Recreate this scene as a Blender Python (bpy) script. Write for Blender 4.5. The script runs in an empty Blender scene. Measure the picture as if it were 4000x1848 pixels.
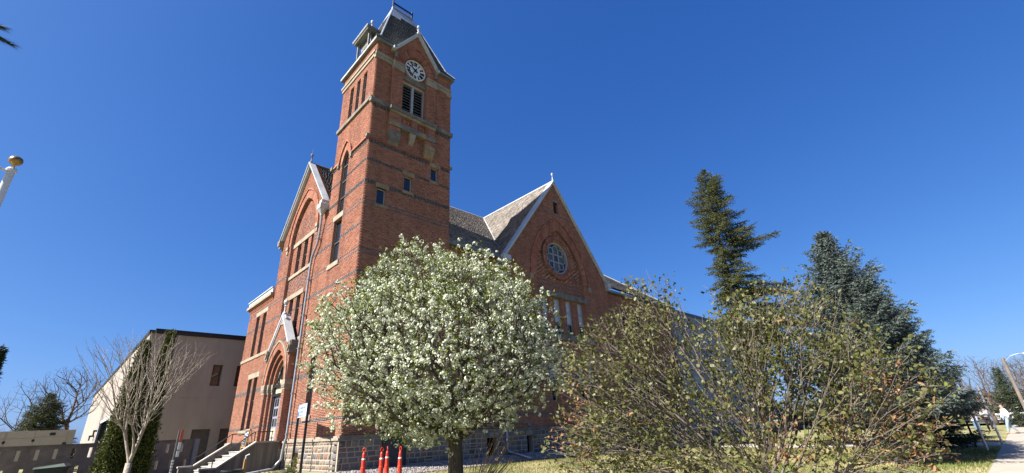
import bpy, math, random
import numpy as np
random.seed(7)
rng = np.random.default_rng(11)
S = 1.2          # metres per survey unit
Z0 = 0.267       # survey height of the lowest ground
scene = bpy.context.scene
C = scene.collection

def W(x, y, z):
    return (S * x, S * y, S * (z - Z0))

# ------------------------------------------------------------------ camera
cam_d = bpy.data.cameras.new("camera")
cam = bpy.data.objects.new("camera", cam_d)
C.objects.link(cam)
cam_d.sensor_width = 36.0
cam_d.lens = 15.866
cam_d.clip_start = 0.05
cam_d.clip_end = 3000
from mathutils import Matrix, Vector
_r = Vector((0.72844979, -0.68350648, -0.04668819))
_u = Vector((-0.23893153, -0.31732898, 0.9177222))
_f = Vector((0.64208459, 0.65735927, 0.39446948))
_m = Matrix((( _r.x, _u.x, -_f.x), (_r.y, _u.y, -_f.y), (_r.z, _u.z, -_f.z))).to_4x4()
_m.translation = Vector(W(-7.31969491, -16.44451478, 1.6))
cam.matrix_world = _m
scene.camera = cam

# ------------------------------------------------------------------ light
SUN_AZ, SUN_EL = 15.0, 42.5       # degrees: azimuth off -X towards +Y, elevation
sd = Vector((-math.cos(math.radians(SUN_AZ)) * math.cos(math.radians(SUN_EL)),
             math.sin(math.radians(SUN_AZ)) * math.cos(math.radians(SUN_EL)),
             math.sin(math.radians(SUN_EL))))
world = bpy.data.worlds.new("World")
scene.world = world
world.use_nodes = True
wn = world.node_tree
wn.nodes.clear()
sky = wn.nodes.new("ShaderNodeTexSky")
sky.sky_type = 'NISHITA'
sky.sun_disc = False
sky.sun_elevation = math.radians(SUN_EL)
sky.sun_rotation = math.atan2(sd.x, sd.y)
sky.altitude = 300
sky.air_density = 0.7
sky.dust_density = 1.5
sky.ozone_density = 5.0
bg = wn.nodes.new("ShaderNodeBackground")
bg.inputs["Strength"].default_value = 0.075
wo = wn.nodes.new("ShaderNodeOutputWorld")
# the camera's colour response to the sky, one power curve per channel
sep = wn.nodes.new("ShaderNodeSeparateColor"); com = wn.nodes.new("ShaderNodeCombineColor")
wn.links.new(sky.outputs[0], sep.inputs[0])
for i, (g_, k_) in enumerate(((1.227, 0.391), (0.879, 0.697), (0.594, 1.535))):
    pw = wn.nodes.new("ShaderNodeMath"); pw.operation = 'POWER'; pw.inputs[1].default_value = g_
    ml = wn.nodes.new("ShaderNodeMath"); ml.operation = 'MULTIPLY'; ml.inputs[1].default_value = k_
    wn.links.new(sep.outputs[i], pw.inputs[0]); wn.links.new(pw.outputs[0], ml.inputs[0]); wn.links.new(ml.outputs[0], com.inputs[i])
wn.links.new(com.outputs[0], bg.inputs[0])
wn.links.new(bg.outputs[0], wo.inputs[0])
sun_d = bpy.data.lights.new("sun", 'SUN')
sun_d.energy = 5.0
sun_d.angle = math.radians(0.5)
sun_d.color = (1.0, 0.95, 0.87)
sun = bpy.data.objects.new("sun", sun_d)
C.objects.link(sun)
sun.rotation_mode = 'QUATERNION'
sun.rotation_quaternion = sd.to_track_quat('Z', 'Y')
scene.view_settings.view_transform = 'Standard'
scene.view_settings.look = 'None'
scene.view_settings.exposure = 1.55
scene.view_settings.gamma = 1.0
scene.view_settings.use_curve_mapping = False

# ------------------------------------------------------------------ materials
K = 0.72          # one common albedo scale for the exposure used
def mat(name, base, rough=0.8, var=None, scale=4.0, bump=0.0, bscale=30.0, tint=None, rnd=None,
        metal=0.0, spec=0.4, detail=6.0, trans=0.0, stretch=None):
    """base colour, optional second colour mixed by noise (var), optional
    ramp over the mesh attribute 'tint' or over the object's random value."""
    if not (tint or rnd):
        base = tuple(c * K for c in base); var = tuple(c * K for c in var) if var else None
    if tint: tint = [tuple(x * K for x in c) for c in tint]
    if rnd: rnd = [tuple(x * K for x in c) for c in rnd]
    m = bpy.data.materials.new(name)
    m.use_nodes = True
    n, l = m.node_tree.nodes, m.node_tree.links
    b = n["Principled BSDF"]
    b.inputs["Roughness"].default_value = rough
    b.inputs["Metallic"].default_value = metal
    b.inputs["Specular IOR Level"].default_value = spec
    tc = n.new("ShaderNodeTexCoord")
    src = tc.outputs["Object"]
    if stretch:
        mp = n.new("ShaderNodeMapping")
        mp.inputs["Scale"].default_value = stretch
        l.new(src, mp.inputs[0]); src = mp.outputs[0]
    col = None
    if tint or rnd:
        rp = n.new("ShaderNodeValToRGB")
        cols = tint or rnd
        if tint:
            at = n.new("ShaderNodeAttribute"); at.attribute_name = "tint"
            l.new(at.outputs["Fac"], rp.inputs[0])
        else:
            oi = n.new("ShaderNodeObjectInfo")
            l.new(oi.outputs["Random"], rp.inputs[0])
        e = rp.color_ramp.elements
        while len(e) < len(cols): e.new(0.5)
        for i, c in enumerate(cols):
            e[i].position = i / (len(cols) - 1); e[i].color = (*c, 1)
        col = rp.outputs[0]
    if var:
        nz = n.new("ShaderNodeTexNoise")
        nz.inputs["Scale"].default_value = scale
        nz.inputs["Detail"].default_value = detail
        nz.inputs["Roughness"].default_value = 0.65
        l.new(src, nz.inputs["Vector"])
        r2 = n.new("ShaderNodeValToRGB")
        r2.color_ramp.elements[0].position = 0.35
        r2.color_ramp.elements[1].position = 0.68
        if col is None:
            r2.color_ramp.elements[0].color = (*base, 1)
            r2.color_ramp.elements[1].color = (*var, 1)
            l.new(nz.outputs["Fac"], r2.inputs[0])
            col = r2.outputs[0]
        else:
            l.new(nz.outputs["Fac"], r2.inputs[0])
            mx = n.new("ShaderNodeMix"); mx.data_type = 'RGBA'; mx.blend_type = 'MULTIPLY'
            mx.inputs["Factor"].default_value = 1.0
            r2.color_ramp.elements[0].color = (*base, 1)
            r2.color_ramp.elements[1].color = (*var, 1)
            l.new(col, mx.inputs["A"]); l.new(r2.outputs[0], mx.inputs["B"])
            col = mx.outputs["Result"]
    if col is not None:
        l.new(col, b.inputs["Base Color"])
    else:
        b.inputs["Base Color"].default_value = (*base, 1)
    if bump > 0:
        nb = n.new("ShaderNodeTexNoise"); nb.inputs["Scale"].default_value = bscale
        nb.inputs["Detail"].default_value = 5
        l.new(src, nb.inputs["Vector"])
        bp = n.new("ShaderNodeBump"); bp.inputs["Strength"].default_value = bump
        bp.inputs["Distance"].default_value = 0.02
        l.new(nb.outputs["Fac"], bp.inputs["Height"])
        l.new(bp.outputs[0], b.inputs["Normal"])
    if trans > 0:      # thin leaves let light through
        tr = n.new("ShaderNodeBsdfTranslucent")
        ms = n.new("ShaderNodeMixShader"); ms.inputs[0].default_value = trans
        if col is not None: l.new(col, tr.inputs["Color"])
        else: tr.inputs["Color"].default_value = (*base, 1)
        out = n["Material Output"]
        l.new(b.outputs[0], ms.inputs[1]); l.new(tr.outputs[0], ms.inputs[2])
        l.new(ms.outputs[0], out.inputs["Surface"])
    return m

BR = [(0.25, 0.082, 0.045), (0.37, 0.13, 0.072), (0.41, 0.16, 0.092), (0.45, 0.195, 0.115), (0.32, 0.10, 0.057)]
one, dk = (1.13, 1.15, 1.19), (0.66, 0.63, 0.62)
M = {}
M['brick'] = mat("red_brick", dk, 0.85, one, 1.1, 0.35, 60, tint=BR, stretch=(1, 1, 0.3))
M['brick_o'] = mat("red_brick_single", dk, 0.85, one, 0.9, 0.35, 60, rnd=BR, stretch=(1, 1, 0.3))
M['dark'] = mat("black_glazed_brick", dk, 0.45, one, 3, 0.2, 40, tint=[(0.05, 0.045, 0.052), (0.12, 0.11, 0.12), (0.075, 0.07, 0.08)])
M['mortar'] = mat("lime_mortar", (0.40, 0.285, 0.215), 0.95, (0.50, 0.385, 0.30), 2.0, 0.4, 80)
def reveal_mat():
    m = bpy.data.materials.new("brick_reveal"); m.use_nodes = True
    n, l = m.node_tree.nodes, m.node_tree.links; b = n["Principled BSDF"]; b.inputs["Roughness"].default_value = 0.9
    tc = n.new("ShaderNodeTexCoord"); sp = n.new("ShaderNodeSeparateXYZ"); ad = n.new("ShaderNodeMath"); cb = n.new("ShaderNodeCombineXYZ")
    l.new(tc.outputs["Object"], sp.inputs[0]); l.new(sp.outputs[0], ad.inputs[0]); l.new(sp.outputs[1], ad.inputs[1])
    l.new(ad.outputs[0], cb.inputs[0]); l.new(sp.outputs[2], cb.inputs[1])
    bt = n.new("ShaderNodeTexBrick"); l.new(cb.outputs[0], bt.inputs["Vector"])
    bt.inputs["Scale"].default_value = 1.0; bt.inputs["Brick Width"].default_value = BRW; bt.inputs["Row Height"].default_value = BRH
    bt.inputs["Mortar Size"].default_value = 0.007
    bt.inputs["Color1"].default_value = (0.30 * K, 0.105 * K, 0.062 * K, 1); bt.inputs["Color2"].default_value = (0.42 * K, 0.165 * K, 0.10 * K, 1)
    bt.inputs["Mortar"].default_value = (0.46 * K, 0.35 * K, 0.275 * K, 1)
    bp = n.new("ShaderNodeBump"); bp.inputs["Strength"].default_value = 0.5; bp.inputs["Distance"].default_value = 0.01
    l.new(bt.outputs["Fac"], bp.inputs["Height"]); bp.invert = True; l.new(bp.outputs[0], b.inputs["Normal"])
    l.new(bt.outputs["Color"], b.inputs["Base Color"])
    return m
BRW, BRH = 0.204, 0.072
M['reveal'] = reveal_mat()
M['stone'] = mat("sandstone", (0.27, 0.225, 0.17), 0.9, (0.42, 0.36, 0.275), 2.2, 0.5, 30)
M['stone_y'] = mat("buff_sandstone", (0.23, 0.165, 0.10), 0.9, (0.38, 0.29, 0.18), 2.5, 0.5, 30)
M['stone_g'] = mat("weathered_grey_stone", (0.13, 0.12, 0.105), 0.9, (0.27, 0.25, 0.22), 2.5, 0.5, 30)
FS = [(0.10, 0.10, 0.11), (0.24, 0.21, 0.19), (0.30, 0.16, 0.12), (0.17, 0.17, 0.19), (0.36, 0.30, 0.24), (0.13, 0.12, 0.12), (0.26, 0.25, 0.25), (0.36, 0.24, 0.13)]
M['field'] = mat("fieldstone", (0.6, 0.6, 0.6), 0.9, (1.25, 1.22, 1.2), 14, 0.6, 25, rnd=FS)
M['field_t'] = mat("fieldstone_small", (0.6, 0.6, 0.6), 0.9, (1.25, 1.22, 1.2), 14, 0.6, 25, tint=FS)
M['fmortar'] = mat("fieldstone_mortar", (0.42, 0.35, 0.25), 0.95, (0.52, 0.44, 0.33), 3, 0.5, 50)
M['trim'] = mat("pale_metal_trim", (0.46, 0.49, 0.50), 0.5, (0.62, 0.65, 0.67), 1.5, 0.1, 30, stretch=(1, 1, 0.3))
M['trim_g'] = mat("grey_metal_trim", (0.14, 0.14, 0.14), 0.5, (0.22, 0.22, 0.215), 3)
M['roofcap'] = mat("galvanised_roof_cap", (0.42, 0.46, 0.50), 0.4, (0.55, 0.58, 0.62), 3, metal=0.3)
M['slate'] = mat("slate", (0.75, 0.8, 0.9), 0.55, (1.25, 1.08, 0.62), 0.5, 0.3, 40, tint=[(0.024, 0.028, 0.034), (0.048, 0.052, 0.06), (0.034, 0.036, 0.034), (0.062, 0.062, 0.052)])
M['shake'] = mat("weathered_cedar_shake", (0.7, 0.7, 0.7), 0.9, (1.15, 1.12, 1.1), 1.0, 0.5, 50, tint=[(0.16, 0.14, 0.125), (0.32, 0.285, 0.25), (0.24, 0.21, 0.185), (0.46, 0.42, 0.375), (0.13, 0.11, 0.10)])
M['felt'] = mat("black_roof_underlay", (0.012, 0.012, 0.013), 0.9, (0.03, 0.03, 0.03), 5)
M['frame'] = mat("dark_window_frame", (0.07, 0.065, 0.06), 0.5, (0.11, 0.10, 0.09), 5)
M['frame_l'] = mat("pale_window_frame", (0.36, 0.37, 0.38), 0.5, (0.46, 0.47, 0.47), 5)
def glass(name, base, rough=0.04):
    m = mat(name, base, rough, spec=0.7)
    n, l = m.node_tree.nodes, m.node_tree.links
    b = n["Principled BSDF"]
    nz = n.new("ShaderNodeTexNoise"); nz.inputs["Scale"].default_value = 1.3
    bp = n.new("ShaderNodeBump"); bp.inputs["Strength"].default_value = 0.05
    l.new(nz.outputs["Fac"], bp.inputs["Height"]); l.new(bp.outputs[0], b.inputs["Normal"])
    return m
M['glass'] = glass("window_glass", (0.02, 0.024, 0.03))
M['glass_b'] = glass("blue_stained_glass", (0.02, 0.03, 0.085), 0.45)
M['glass_g'] = glass("grey_green_stained_glass", (0.07, 0.09, 0.095), 0.45)
M['blind'] = mat("white_blind_behind_glass", (0.60, 0.66, 0.75), 0.25, (0.5, 0.56, 0.66), 3, spec=0.6)
M['black'] = mat("black_paint", (0.008, 0.008, 0.012), 0.5)
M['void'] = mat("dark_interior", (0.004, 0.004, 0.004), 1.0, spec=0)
M['white'] = mat("white_enamel", (0.80, 0.82, 0.85), 0.45, (0.72, 0.74, 0.77), 3)
M['cream'] = mat("cream_paint", (0.66, 0.58, 0.36), 0.6, (0.60, 0.52, 0.31), 4)
M['doorgrey'] = mat("lavender_grey_paint", (0.30, 0.31, 0.36), 0.5, (0.24, 0.25, 0.30), 6)
M['iron'] = mat("dark_iron", (0.02, 0.018, 0.022), 0.5, (0.05, 0.045, 0.05), 8)
M['navy'] = mat("navy_iron", (0.01, 0.014, 0.05), 0.5)
M['zinc'] = mat("zinc_pipe", (0.36, 0.38, 0.42), 0.38, (0.50, 0.52, 0.56), 6, metal=0.55)
M['conc'] = mat("weathered_concrete", (0.15, 0.125, 0.105), 0.9, (0.26, 0.22, 0.19), 1.6, 0.5, 40)
M['conc_s'] = mat("streaked_concrete", (0.12, 0.105, 0.095), 0.9, (0.25, 0.225, 0.20), 2.0, 0.4, 40, stretch=(3, 3, 0.25))
M['conc_l'] = mat("pale_concrete", (0.40, 0.38, 0.34), 0.9, (0.52, 0.49, 0.44), 3, 0.3, 40)
M['stucco'] = mat("taupe_stucco", (0.33, 0.29, 0.255), 0.95, (0.43, 0.38, 0.335), 0.9, 0.5, 120, stretch=(1, 1, 0.25))
M['panel'] = mat("grey_metal_panel", (0.20, 0.215, 0.24), 0.6, (0.25, 0.265, 0.29), 0.7, 0.1, 20)
M['bluetrim'] = mat("dark_blue_fascia", (0.02, 0.03, 0.09), 0.4)
M['tan'] = mat("tan_painted_metal", (0.42, 0.36, 0.29), 0.6, (0.47, 0.40, 0.33), 1.5, 0.1, 40)
M['orange'] = mat("orange_plastic", (0.80, 0.055, 0.02), 0.5, (0.55, 0.045, 0.02), 9, 0.2, 60)
M['bin'] = mat("dark_green_plastic", (0.012, 0.02, 0.018), 0.45, (0.02, 0.03, 0.026), 8)
M['binlid'] = mat("grey_green_lid", (0.12, 0.17, 0.14), 0.5, (0.17, 0.22, 0.18), 8)
M['pot'] = mat("dark_blue_glaze", (0.02, 0.035, 0.04), 0.35, (0.05, 0.07, 0.07), 8)
M['wood'] = mat("yellow_brown_wood", (0.40, 0.22, 0.08), 0.7, (0.52, 0.32, 0.14), 6, stretch=(4, 4, 0.4))
M['board'] = mat("chalkboard", (0.03, 0.035, 0.045), 0.6, (0.05, 0.055, 0.07), 6)
M['signbg'] = mat("pale_blue_sign_face", (0.55, 0.70, 0.92), 0.4)
M['signtxt'] = mat("blue_sign_print", (0.05, 0.10, 0.33), 0.5)
M['signpale'] = mat("faded_blue_print", (0.26, 0.37, 0.62), 0.5)
M['redsign'] = mat("red_sign_print", (0.60, 0.10, 0.06), 0.5)
M['brass'] = mat("weathered_brass_ball", (0.42, 0.27, 0.10), 0.35, (0.30, 0.18, 0.07), 8, metal=0.7)
M['pole'] = mat("white_pole_paint", (0.72, 0.73, 0.78), 0.35, (0.64, 0.65, 0.70), 8)
M['bark'] = mat("dark_furrowed_bark", (0.045, 0.035, 0.028), 0.95, (0.13, 0.11, 0.09), 7, 0.9, 25, stretch=(3, 3, 0.6))
M['bark_p'] = mat("pale_grey_bark", (0.26, 0.21, 0.17), 0.9, (0.44, 0.38, 0.31), 6, 0.5, 30)
M['bark_b'] = mat("grey_brown_twig", (0.11, 0.088, 0.07), 0.9, (0.25, 0.21, 0.175), 8, 0.4, 30)
M['bark_far'] = mat("brown_branches", (0.085, 0.062, 0.05), 0.9, (0.16, 0.125, 0.10), 3)
M['cane'] = mat("tan_cane", (0.24, 0.16, 0.11), 0.8, (0.40, 0.29, 0.20), 8)
M['petal'] = mat("white_blossom", (0.80, 0.84, 0.76), 0.7, tint=[(0.62, 0.67, 0.46), (0.86, 0.88, 0.76), (0.50, 0.58, 0.32)], trans=0.2)
M['petal'].node_tree.nodes["Principled BSDF"].inputs["Specular IOR Level"].default_value = 0.15
M['youngleaf'] = mat("young_green_leaf", (1, 1, 1), 0.6, tint=[(0.10, 0.13, 0.02), (0.19, 0.24, 0.035), (0.30, 0.34, 0.06)], trans=0.35, spec=0.25)
M['oliveleaf'] = mat("olive_green_leaf", (1, 1, 1), 0.5, tint=[(0.05, 0.062, 0.012), (0.09, 0.105, 0.022), (0.135, 0.145, 0.038), (0.20, 0.18, 0.075), (0.14, 0.19, 0.03)], trans=0.25, spec=0.35)
M['deadleaf'] = mat("dry_russet_leaf", (1, 1, 1), 0.7, tint=[(0.22, 0.10, 0.04), (0.36, 0.19, 0.09), (0.44, 0.28, 0.15)], trans=0.2, spec=0.2)
M['needle'] = mat("green_spruce_needles", (1, 1, 1), 0.65, tint=[(0.035, 0.045, 0.015), (0.08, 0.095, 0.03), (0.16, 0.165, 0.055)], trans=0.1, spec=0.25)
M['needle_b'] = mat("blue_spruce_needles", (1, 1, 1), 0.65, tint=[(0.045, 0.065, 0.055), (0.10, 0.135, 0.12), (0.20, 0.24, 0.215)], trans=0.1, spec=0.25)
M['needle_d'] = mat("dark_spruce_needles", (1, 1, 1), 0.65, tint=[(0.018, 0.032, 0.018), (0.045, 0.07, 0.035), (0.09, 0.125, 0.06)], trans=0.1, spec=0.25)
M['scale'] = mat("arborvitae_foliage", (1, 1, 1), 0.65, tint=[(0.035, 0.05, 0.01), (0.08, 0.10, 0.018), (0.15, 0.155, 0.035)], trans=0.15, spec=0.25)
M['grassblade'] = mat("grass_blade", (1, 1, 1), 0.7, tint=[(0.14, 0.19, 0.04), (0.23, 0.25, 0.08), (0.42, 0.36, 0.17), (0.52, 0.45, 0.24)], trans=0.2, spec=0.2)
M['lawn'] = mat("spring_lawn", (0.18, 0.20, 0.06), 0.95, (0.42, 0.36, 0.18), 0.55, 0.6, 40, detail=8)
M['walk'] = mat("concrete_walk", (0.42, 0.37, 0.30), 0.9, (0.50, 0.445, 0.37), 1.5, 0.25, 60)
M['asphalt'] = mat("asphalt", (0.045, 0.045, 0.047), 0.9, (0.065, 0.064, 0.063), 3, 0.4, 80)
M['gravel_bed'] = mat("gravel_bed_soil", (0.10, 0.09, 0.085), 0.95, (0.20, 0.185, 0.17), 14, 0.6, 40)
M['pebble'] = mat("pebble", (1, 1, 1), 0.85, tint=[(0.16, 0.14, 0.13), (0.32, 0.29, 0.27), (0.24, 0.20, 0.17), (0.48, 0.44, 0.40), (0.20, 0.20, 0.22)])
M['rock'] = mat("pale_pink_rock", (0.45, 0.36, 0.32), 0.9, (0.60, 0.52, 0.47), 5, 0.6, 20)
M['skin'] = mat("skin", (0.50, 0.29, 0.20), 0.6)
M['hair'] = mat("dark_hair", (0.015, 0.010, 0.010), 0.5)
M['coat_w'] = mat("off_white_fabric", (0.72, 0.68, 0.66), 0.9, (0.62, 0.58, 0.56), 12)
M['coat_g'] = mat("light_grey_fabric", (0.42, 0.46, 0.50), 0.9, (0.34, 0.38, 0.42), 12)
M['jeans'] = mat("light_blue_denim", (0.24, 0.33, 0.44), 0.9, (0.32, 0.42, 0.52), 12)
M['jeans_d'] = mat("blue_denim", (0.10, 0.19, 0.30), 0.9, (0.15, 0.25, 0.36), 12)
M['cloth_k'] = mat("black_fabric", (0.015, 0.014, 0.02), 0.9)
M['shoe'] = mat("tan_sandals", (0.42, 0.24, 0.16), 0.7)
M['carpaint'] = mat("white_car_paint", (0.74, 0.74, 0.75), 0.2, spec=0.6)
M['carglass'] = glass("car_glass", (0.01, 0.012, 0.015))
M['tyre'] = mat("tyre_rubber", (0.015, 0.015, 0.015), 0.8)
M['silver'] = mat("silver_metal", (0.5, 0.5, 0.52), 0.35, metal=0.6)

# ------------------------------------------------------------------ mesh builder
class MB:
    def __init__(s):
        s.v = []; s.f = []; s.m = []; s.t = []; s.n = 0; s.ch = []
    def add(s, verts, faces, m=0, t=None):
        verts = np.asarray(verts, float).reshape(-1, 3)
        s.v.append(verts)
        t = random.random() if t is None else t
        s.ch.append((verts, faces, m, t))
        for f in faces:
            s.f.append([i + s.n for i in f]); s.m.append(m); s.t.append(t)
        s.n += len(verts)
    def box(s, x0, x1, y0, y1, z0, z1, m=0, t=None):
        if x0 > x1: x0, x1 = x1, x0
        if y0 > y1: y0, y1 = y1, y0
        if z0 > z1: z0, z1 = z1, z0
        v = [(x0, y0, z0), (x1, y0, z0), (x1, y1, z0), (x0, y1, z0), (x0, y0, z1), (x1, y0, z1), (x1, y1, z1), (x0, y1, z1)]
        s.add(v, [(0, 3, 2, 1), (4, 5, 6, 7), (0, 1, 5, 4), (1, 2, 6, 5), (2, 3, 7, 6), (3, 0, 4, 7)], m, t)
    def fbox(s, fr, u0, u1, z0, z1, o0, o1, m=0, t=None):
        a = fr(u0, z0, o0); b = fr(u1, z1, o1)
        s.box(a[0], b[0], a[1], b[1], a[2], b[2], m, t)
    def prism(s, fr, pts, o0, o1, m=0, t=None):
        """polygon pts (u,z) extruded from out=o0 to out=o1"""
        n = len(pts)
        v = [fr(u, z, o0) for u, z in pts] + [fr(u, z, o1) for u, z in pts]
        f = [tuple(range(n)), tuple(range(2 * n - 1, n - 1, -1))]
        f += [(i, i + n, (i + 1) % n + n, (i + 1) % n) for i in range(n)]
        s.add(v, f, m, t)
    def strip(s, fr, inner, outer, o0, o1, m=0, t=None, closed=False):
        """band between two polylines of equal length, as thick blocks"""
        n = len(inner)
        for i in range(n if closed else n - 1):
            j = (i + 1) % n
            s.prism(fr, [inner[i], inner[j], outer[j], outer[i]], o0, o1, m, t)
    def tube(s, pts, rad, k=8, m=0, t=None, cap=True):
        pts = [np.array(p, float) for p in pts]
        if not hasattr(rad, '__len__'): rad = [rad] * len(pts)
        v = []; prev = None
        for i, p in enumerate(pts):
            a = pts[min(i + 1, len(pts) - 1)] - pts[max(i - 1, 0)]
            a = a / (np.linalg.norm(a) + 1e-9)
            if prev is None:
                h = np.array([0, 0, 1.]) if abs(a[2]) < 0.9 else np.array([1., 0, 0])
                e1 = np.cross(a, h)
            else:
                e1 = prev - a * np.dot(prev, a)
            e1 /= np.linalg.norm(e1) + 1e-9; prev = e1
            e2 = np.cross(a, e1)
            for j in range(k):
                q = 2 * math.pi * j / k
                v.append(p + rad[i] * (math.cos(q) * e1 + math.sin(q) * e2))
        f = []
        for i in range(len(pts) - 1):
            for j in range(k):
                f.append((i * k + j, i * k + (j + 1) % k, (i + 1) * k + (j + 1) % k, (i + 1) * k + j))
        if cap:
            f.append(tuple(range(k - 1, -1, -1))); f.append(tuple(range((len(pts) - 1) * k, len(pts) * k)))
        s.add(v, f, m, t)
    def lathe(s, c, prof, k=16, m=0, t=None):
        """profile [(r, z)] about a vertical axis at c=(x,y,z)"""
        v = []
        for r, z in prof:
            for j in range(k):
                q = 2 * math.pi * j / k
                v.append((c[0] + r * math.cos(q), c[1] + r * math.sin(q), c[2] + z))
        f = []
        for i in range(len(prof) - 1):
            for j in range(k):
                f.append((i * k + j, i * k + (j + 1) % k, (i + 1) * k + (j + 1) % k, (i + 1) * k + j))
        f.append(tuple(range(k - 1, -1, -1))); f.append(tuple(range((len(prof) - 1) * k, len(prof) * k)))
        s.add(v, f, m, t)
    def arrays(s):
        return np.concatenate(s.v) if s.v else np.zeros((0, 3))

def survey(v):
    v = np.array(v, float).reshape(-1, 3) * S
    v[:, 2] -= S * Z0
    return v

def tagit(o, label=None, cat=None, group=None, kind=None):
    if label: o['label'] = label
    if cat: o['category'] = cat
    if group: o['group'] = group
    if kind: o['kind'] = kind
    return o

SPLIT = {'lintel', 'sill', 'water_table', 'frieze', 'stone_stop', 'belt_course', 'pier_cap', 'rear_wall', 'springer_stone', 'drip_mould', 'eave_cornice',
         'corbel_course', 'carved_capital', 'relieving_arch', 'flashing', 'lightning_rod', 'hip_flashing', 'eave_gutter', 'roof_edge', 'tower_core'}
def mk(name, mb, mats, parent=None, **kw):
    if name in SPLIT and len(mb.ch) > 1:
        for (v, f, m, t) in mb.ch:
            x = MB(); x.add(v, f, m, t); o = mk1(name, x, mats, parent, **kw)
        return o
    return mk1(name, mb, mats, parent, **kw)
def mk1(name, mb, mats, parent=None, loc=None, smooth=False, **kw):
    """link one mesh object. verts of mb are survey coordinates. Objects
    under a parent keep the parent's origin; loc is a survey point."""
    if not isinstance(mats, (list, tuple)): mats = [mats]
    v = survey(mb.arrays())
    if parent is not None:
        org = np.array(parent['_org'])
    else:
        org = np.array(W(*loc)) if loc is not None else np.zeros(3)
    v = v - org
    me = bpy.data.meshes.new(name)
    me.from_pydata(v.tolist(), [], mb.f)
    for m_ in mats: me.materials.append(M[m_] if isinstance(m_, str) else m_)
    n = len(me.polygons)
    if len(mb.m) == n:
        me.polygons.foreach_set("material_index", mb.m)
        at = me.attributes.new("tint", 'FLOAT', 'FACE')
        at.data.foreach_set("value", mb.t)
    if smooth: me.polygons.foreach_set("use_smooth", [True] * n)
    me.update()
    o = bpy.data.objects.new(name, me)
    C.objects.link(o)
    o['_org'] = org.tolist()
    if parent is not None: o.parent = parent
    else: o.location = org
    tagit(o, **kw)
    return o

def mk_np(name, V, F, mats, tint=None, mi=None, parent=None, loc=None, smooth=False, **kw):
    """fast path: V (n,3) survey, F (m,k) all of one size"""
    if not isinstance(mats, (list, tuple)): mats = [mats]
    V = survey(V)
    org = np.array(parent['_org']) if parent is not None else (np.array(W(*loc)) if loc is not None else np.zeros(3))
    V = V - org
    m, k = F.shape
    me = bpy.data.meshes.new(name)
    me.vertices.add(len(V)); me.vertices.foreach_set("co", V.astype(np.float32).ravel())
    me.loops.add(m * k); me.loops.foreach_set("vertex_index", F.astype(np.int32).ravel())
    me.polygons.add(m)
    me.polygons.foreach_set("loop_start", np.arange(0, m * k, k, dtype=np.int32))
    for m_ in mats: me.materials.append(M[m_] if isinstance(m_, str) else m_)
    if mi is not None: me.polygons.foreach_set("material_index", mi.astype(np.int32))
    at = me.attributes.new("tint", 'FLOAT', 'FACE')
    at.data.foreach_set("value", (tint if tint is not None else rng.random(m)).astype(np.float32))
    if smooth: me.polygons.foreach_set("use_smooth", np.ones(m, bool))
    me.update(calc_edges=True)
    o = bpy.data.objects.new(name, me)
    C.objects.link(o)
    o['_org'] = org.tolist()
    if parent is not None: o.parent = parent
    else: o.location = org
    tagit(o, **kw)
    return o

def empty(name, x, y, z, label, cat, group=None):
    o = bpy.data.objects.new(name, None)
    C.objects.link(o)
    o.location = W(x, y, z)
    o['_org'] = list(W(x, y, z))
    o.empty_display_size = 0.2
    return tagit(o, label, cat, group)

def L(u, z, o): return (-o, u, z)      # sunlit entrance front, plane x = 0
def R(u, z, o): return (u, -o, z)      # shaded long front, plane y = 0
def sm(t):
    t = max(0.0, min(1.0, t)); return t * t * (3 - 2 * t)
def ground(x, y):
    g = 0.267 + 0.125 * sm((y + 9) / 7.5)
    if y > -1.6 and x > -1.5: g += 0.17 * sm((y + 1.6) / 1.4)
    return g
# ------------------------------------------------------------------ walls
CO, BL, JT = 0.060, 0.170, 0.0125     # course height, brick length, joint
def rect(u0, u1, z0, z1):
    return lambda z: (u0, u1) if z0 <= z < z1 else None
def arch(c, w, z0, zs, h):
    """opening from z0, straight to zs, pointed arch of rise h (round if h == w)"""
    Rr = (w * w + h * h) / (2 * w)
    def f(z):
        if z < z0: return None
        if z <= zs: return (c - w, c + w)
        y = z - zs
        if y >= h: return None
        x = w - Rr + math.sqrt(max(Rr * Rr - y * y, 0))
        return (c - x, c + x) if x > 0.01 else None
    return f
def arch_pts(c, w, zs, h, n=14):
    """outline of the arch from left springing over the apex to the right"""
    Rr = (w * w + h * h) / (2 * w)
    out = []
    a_max = math.asin(min(1.0, h / Rr))
    for i in range(n + 1):
        a = a_max * i / n
        out.append((c - (w - Rr + Rr * math.cos(a)), zs + Rr * math.sin(a)))
    right = [(2 * c - u, z) for u, z in out[:-1]]
    return out + right[::-1]
def arch_steps(c, w, zs, h, th, n):
    inn = arch_pts(c, w, zs, h, n); out = arch_pts(c, w + th, zs, h + th * h / w, n)
    return inn, out

def spans(z, outline, holes):
    iv = [tuple(i) for i in outline(z)]
    for h in holes:
        r = h(z)
        if r is None: continue
        nv = []
        for a, b in iv:
            if r[1] <= a or r[0] >= b: nv.append((a, b)); continue
            if r[0] > a: nv.append((a, r[0]))
            if r[1] < b: nv.append((r[1], b))
        iv = nv
    return [(a, b) for a, b in iv if b - a > 0.015]

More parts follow.
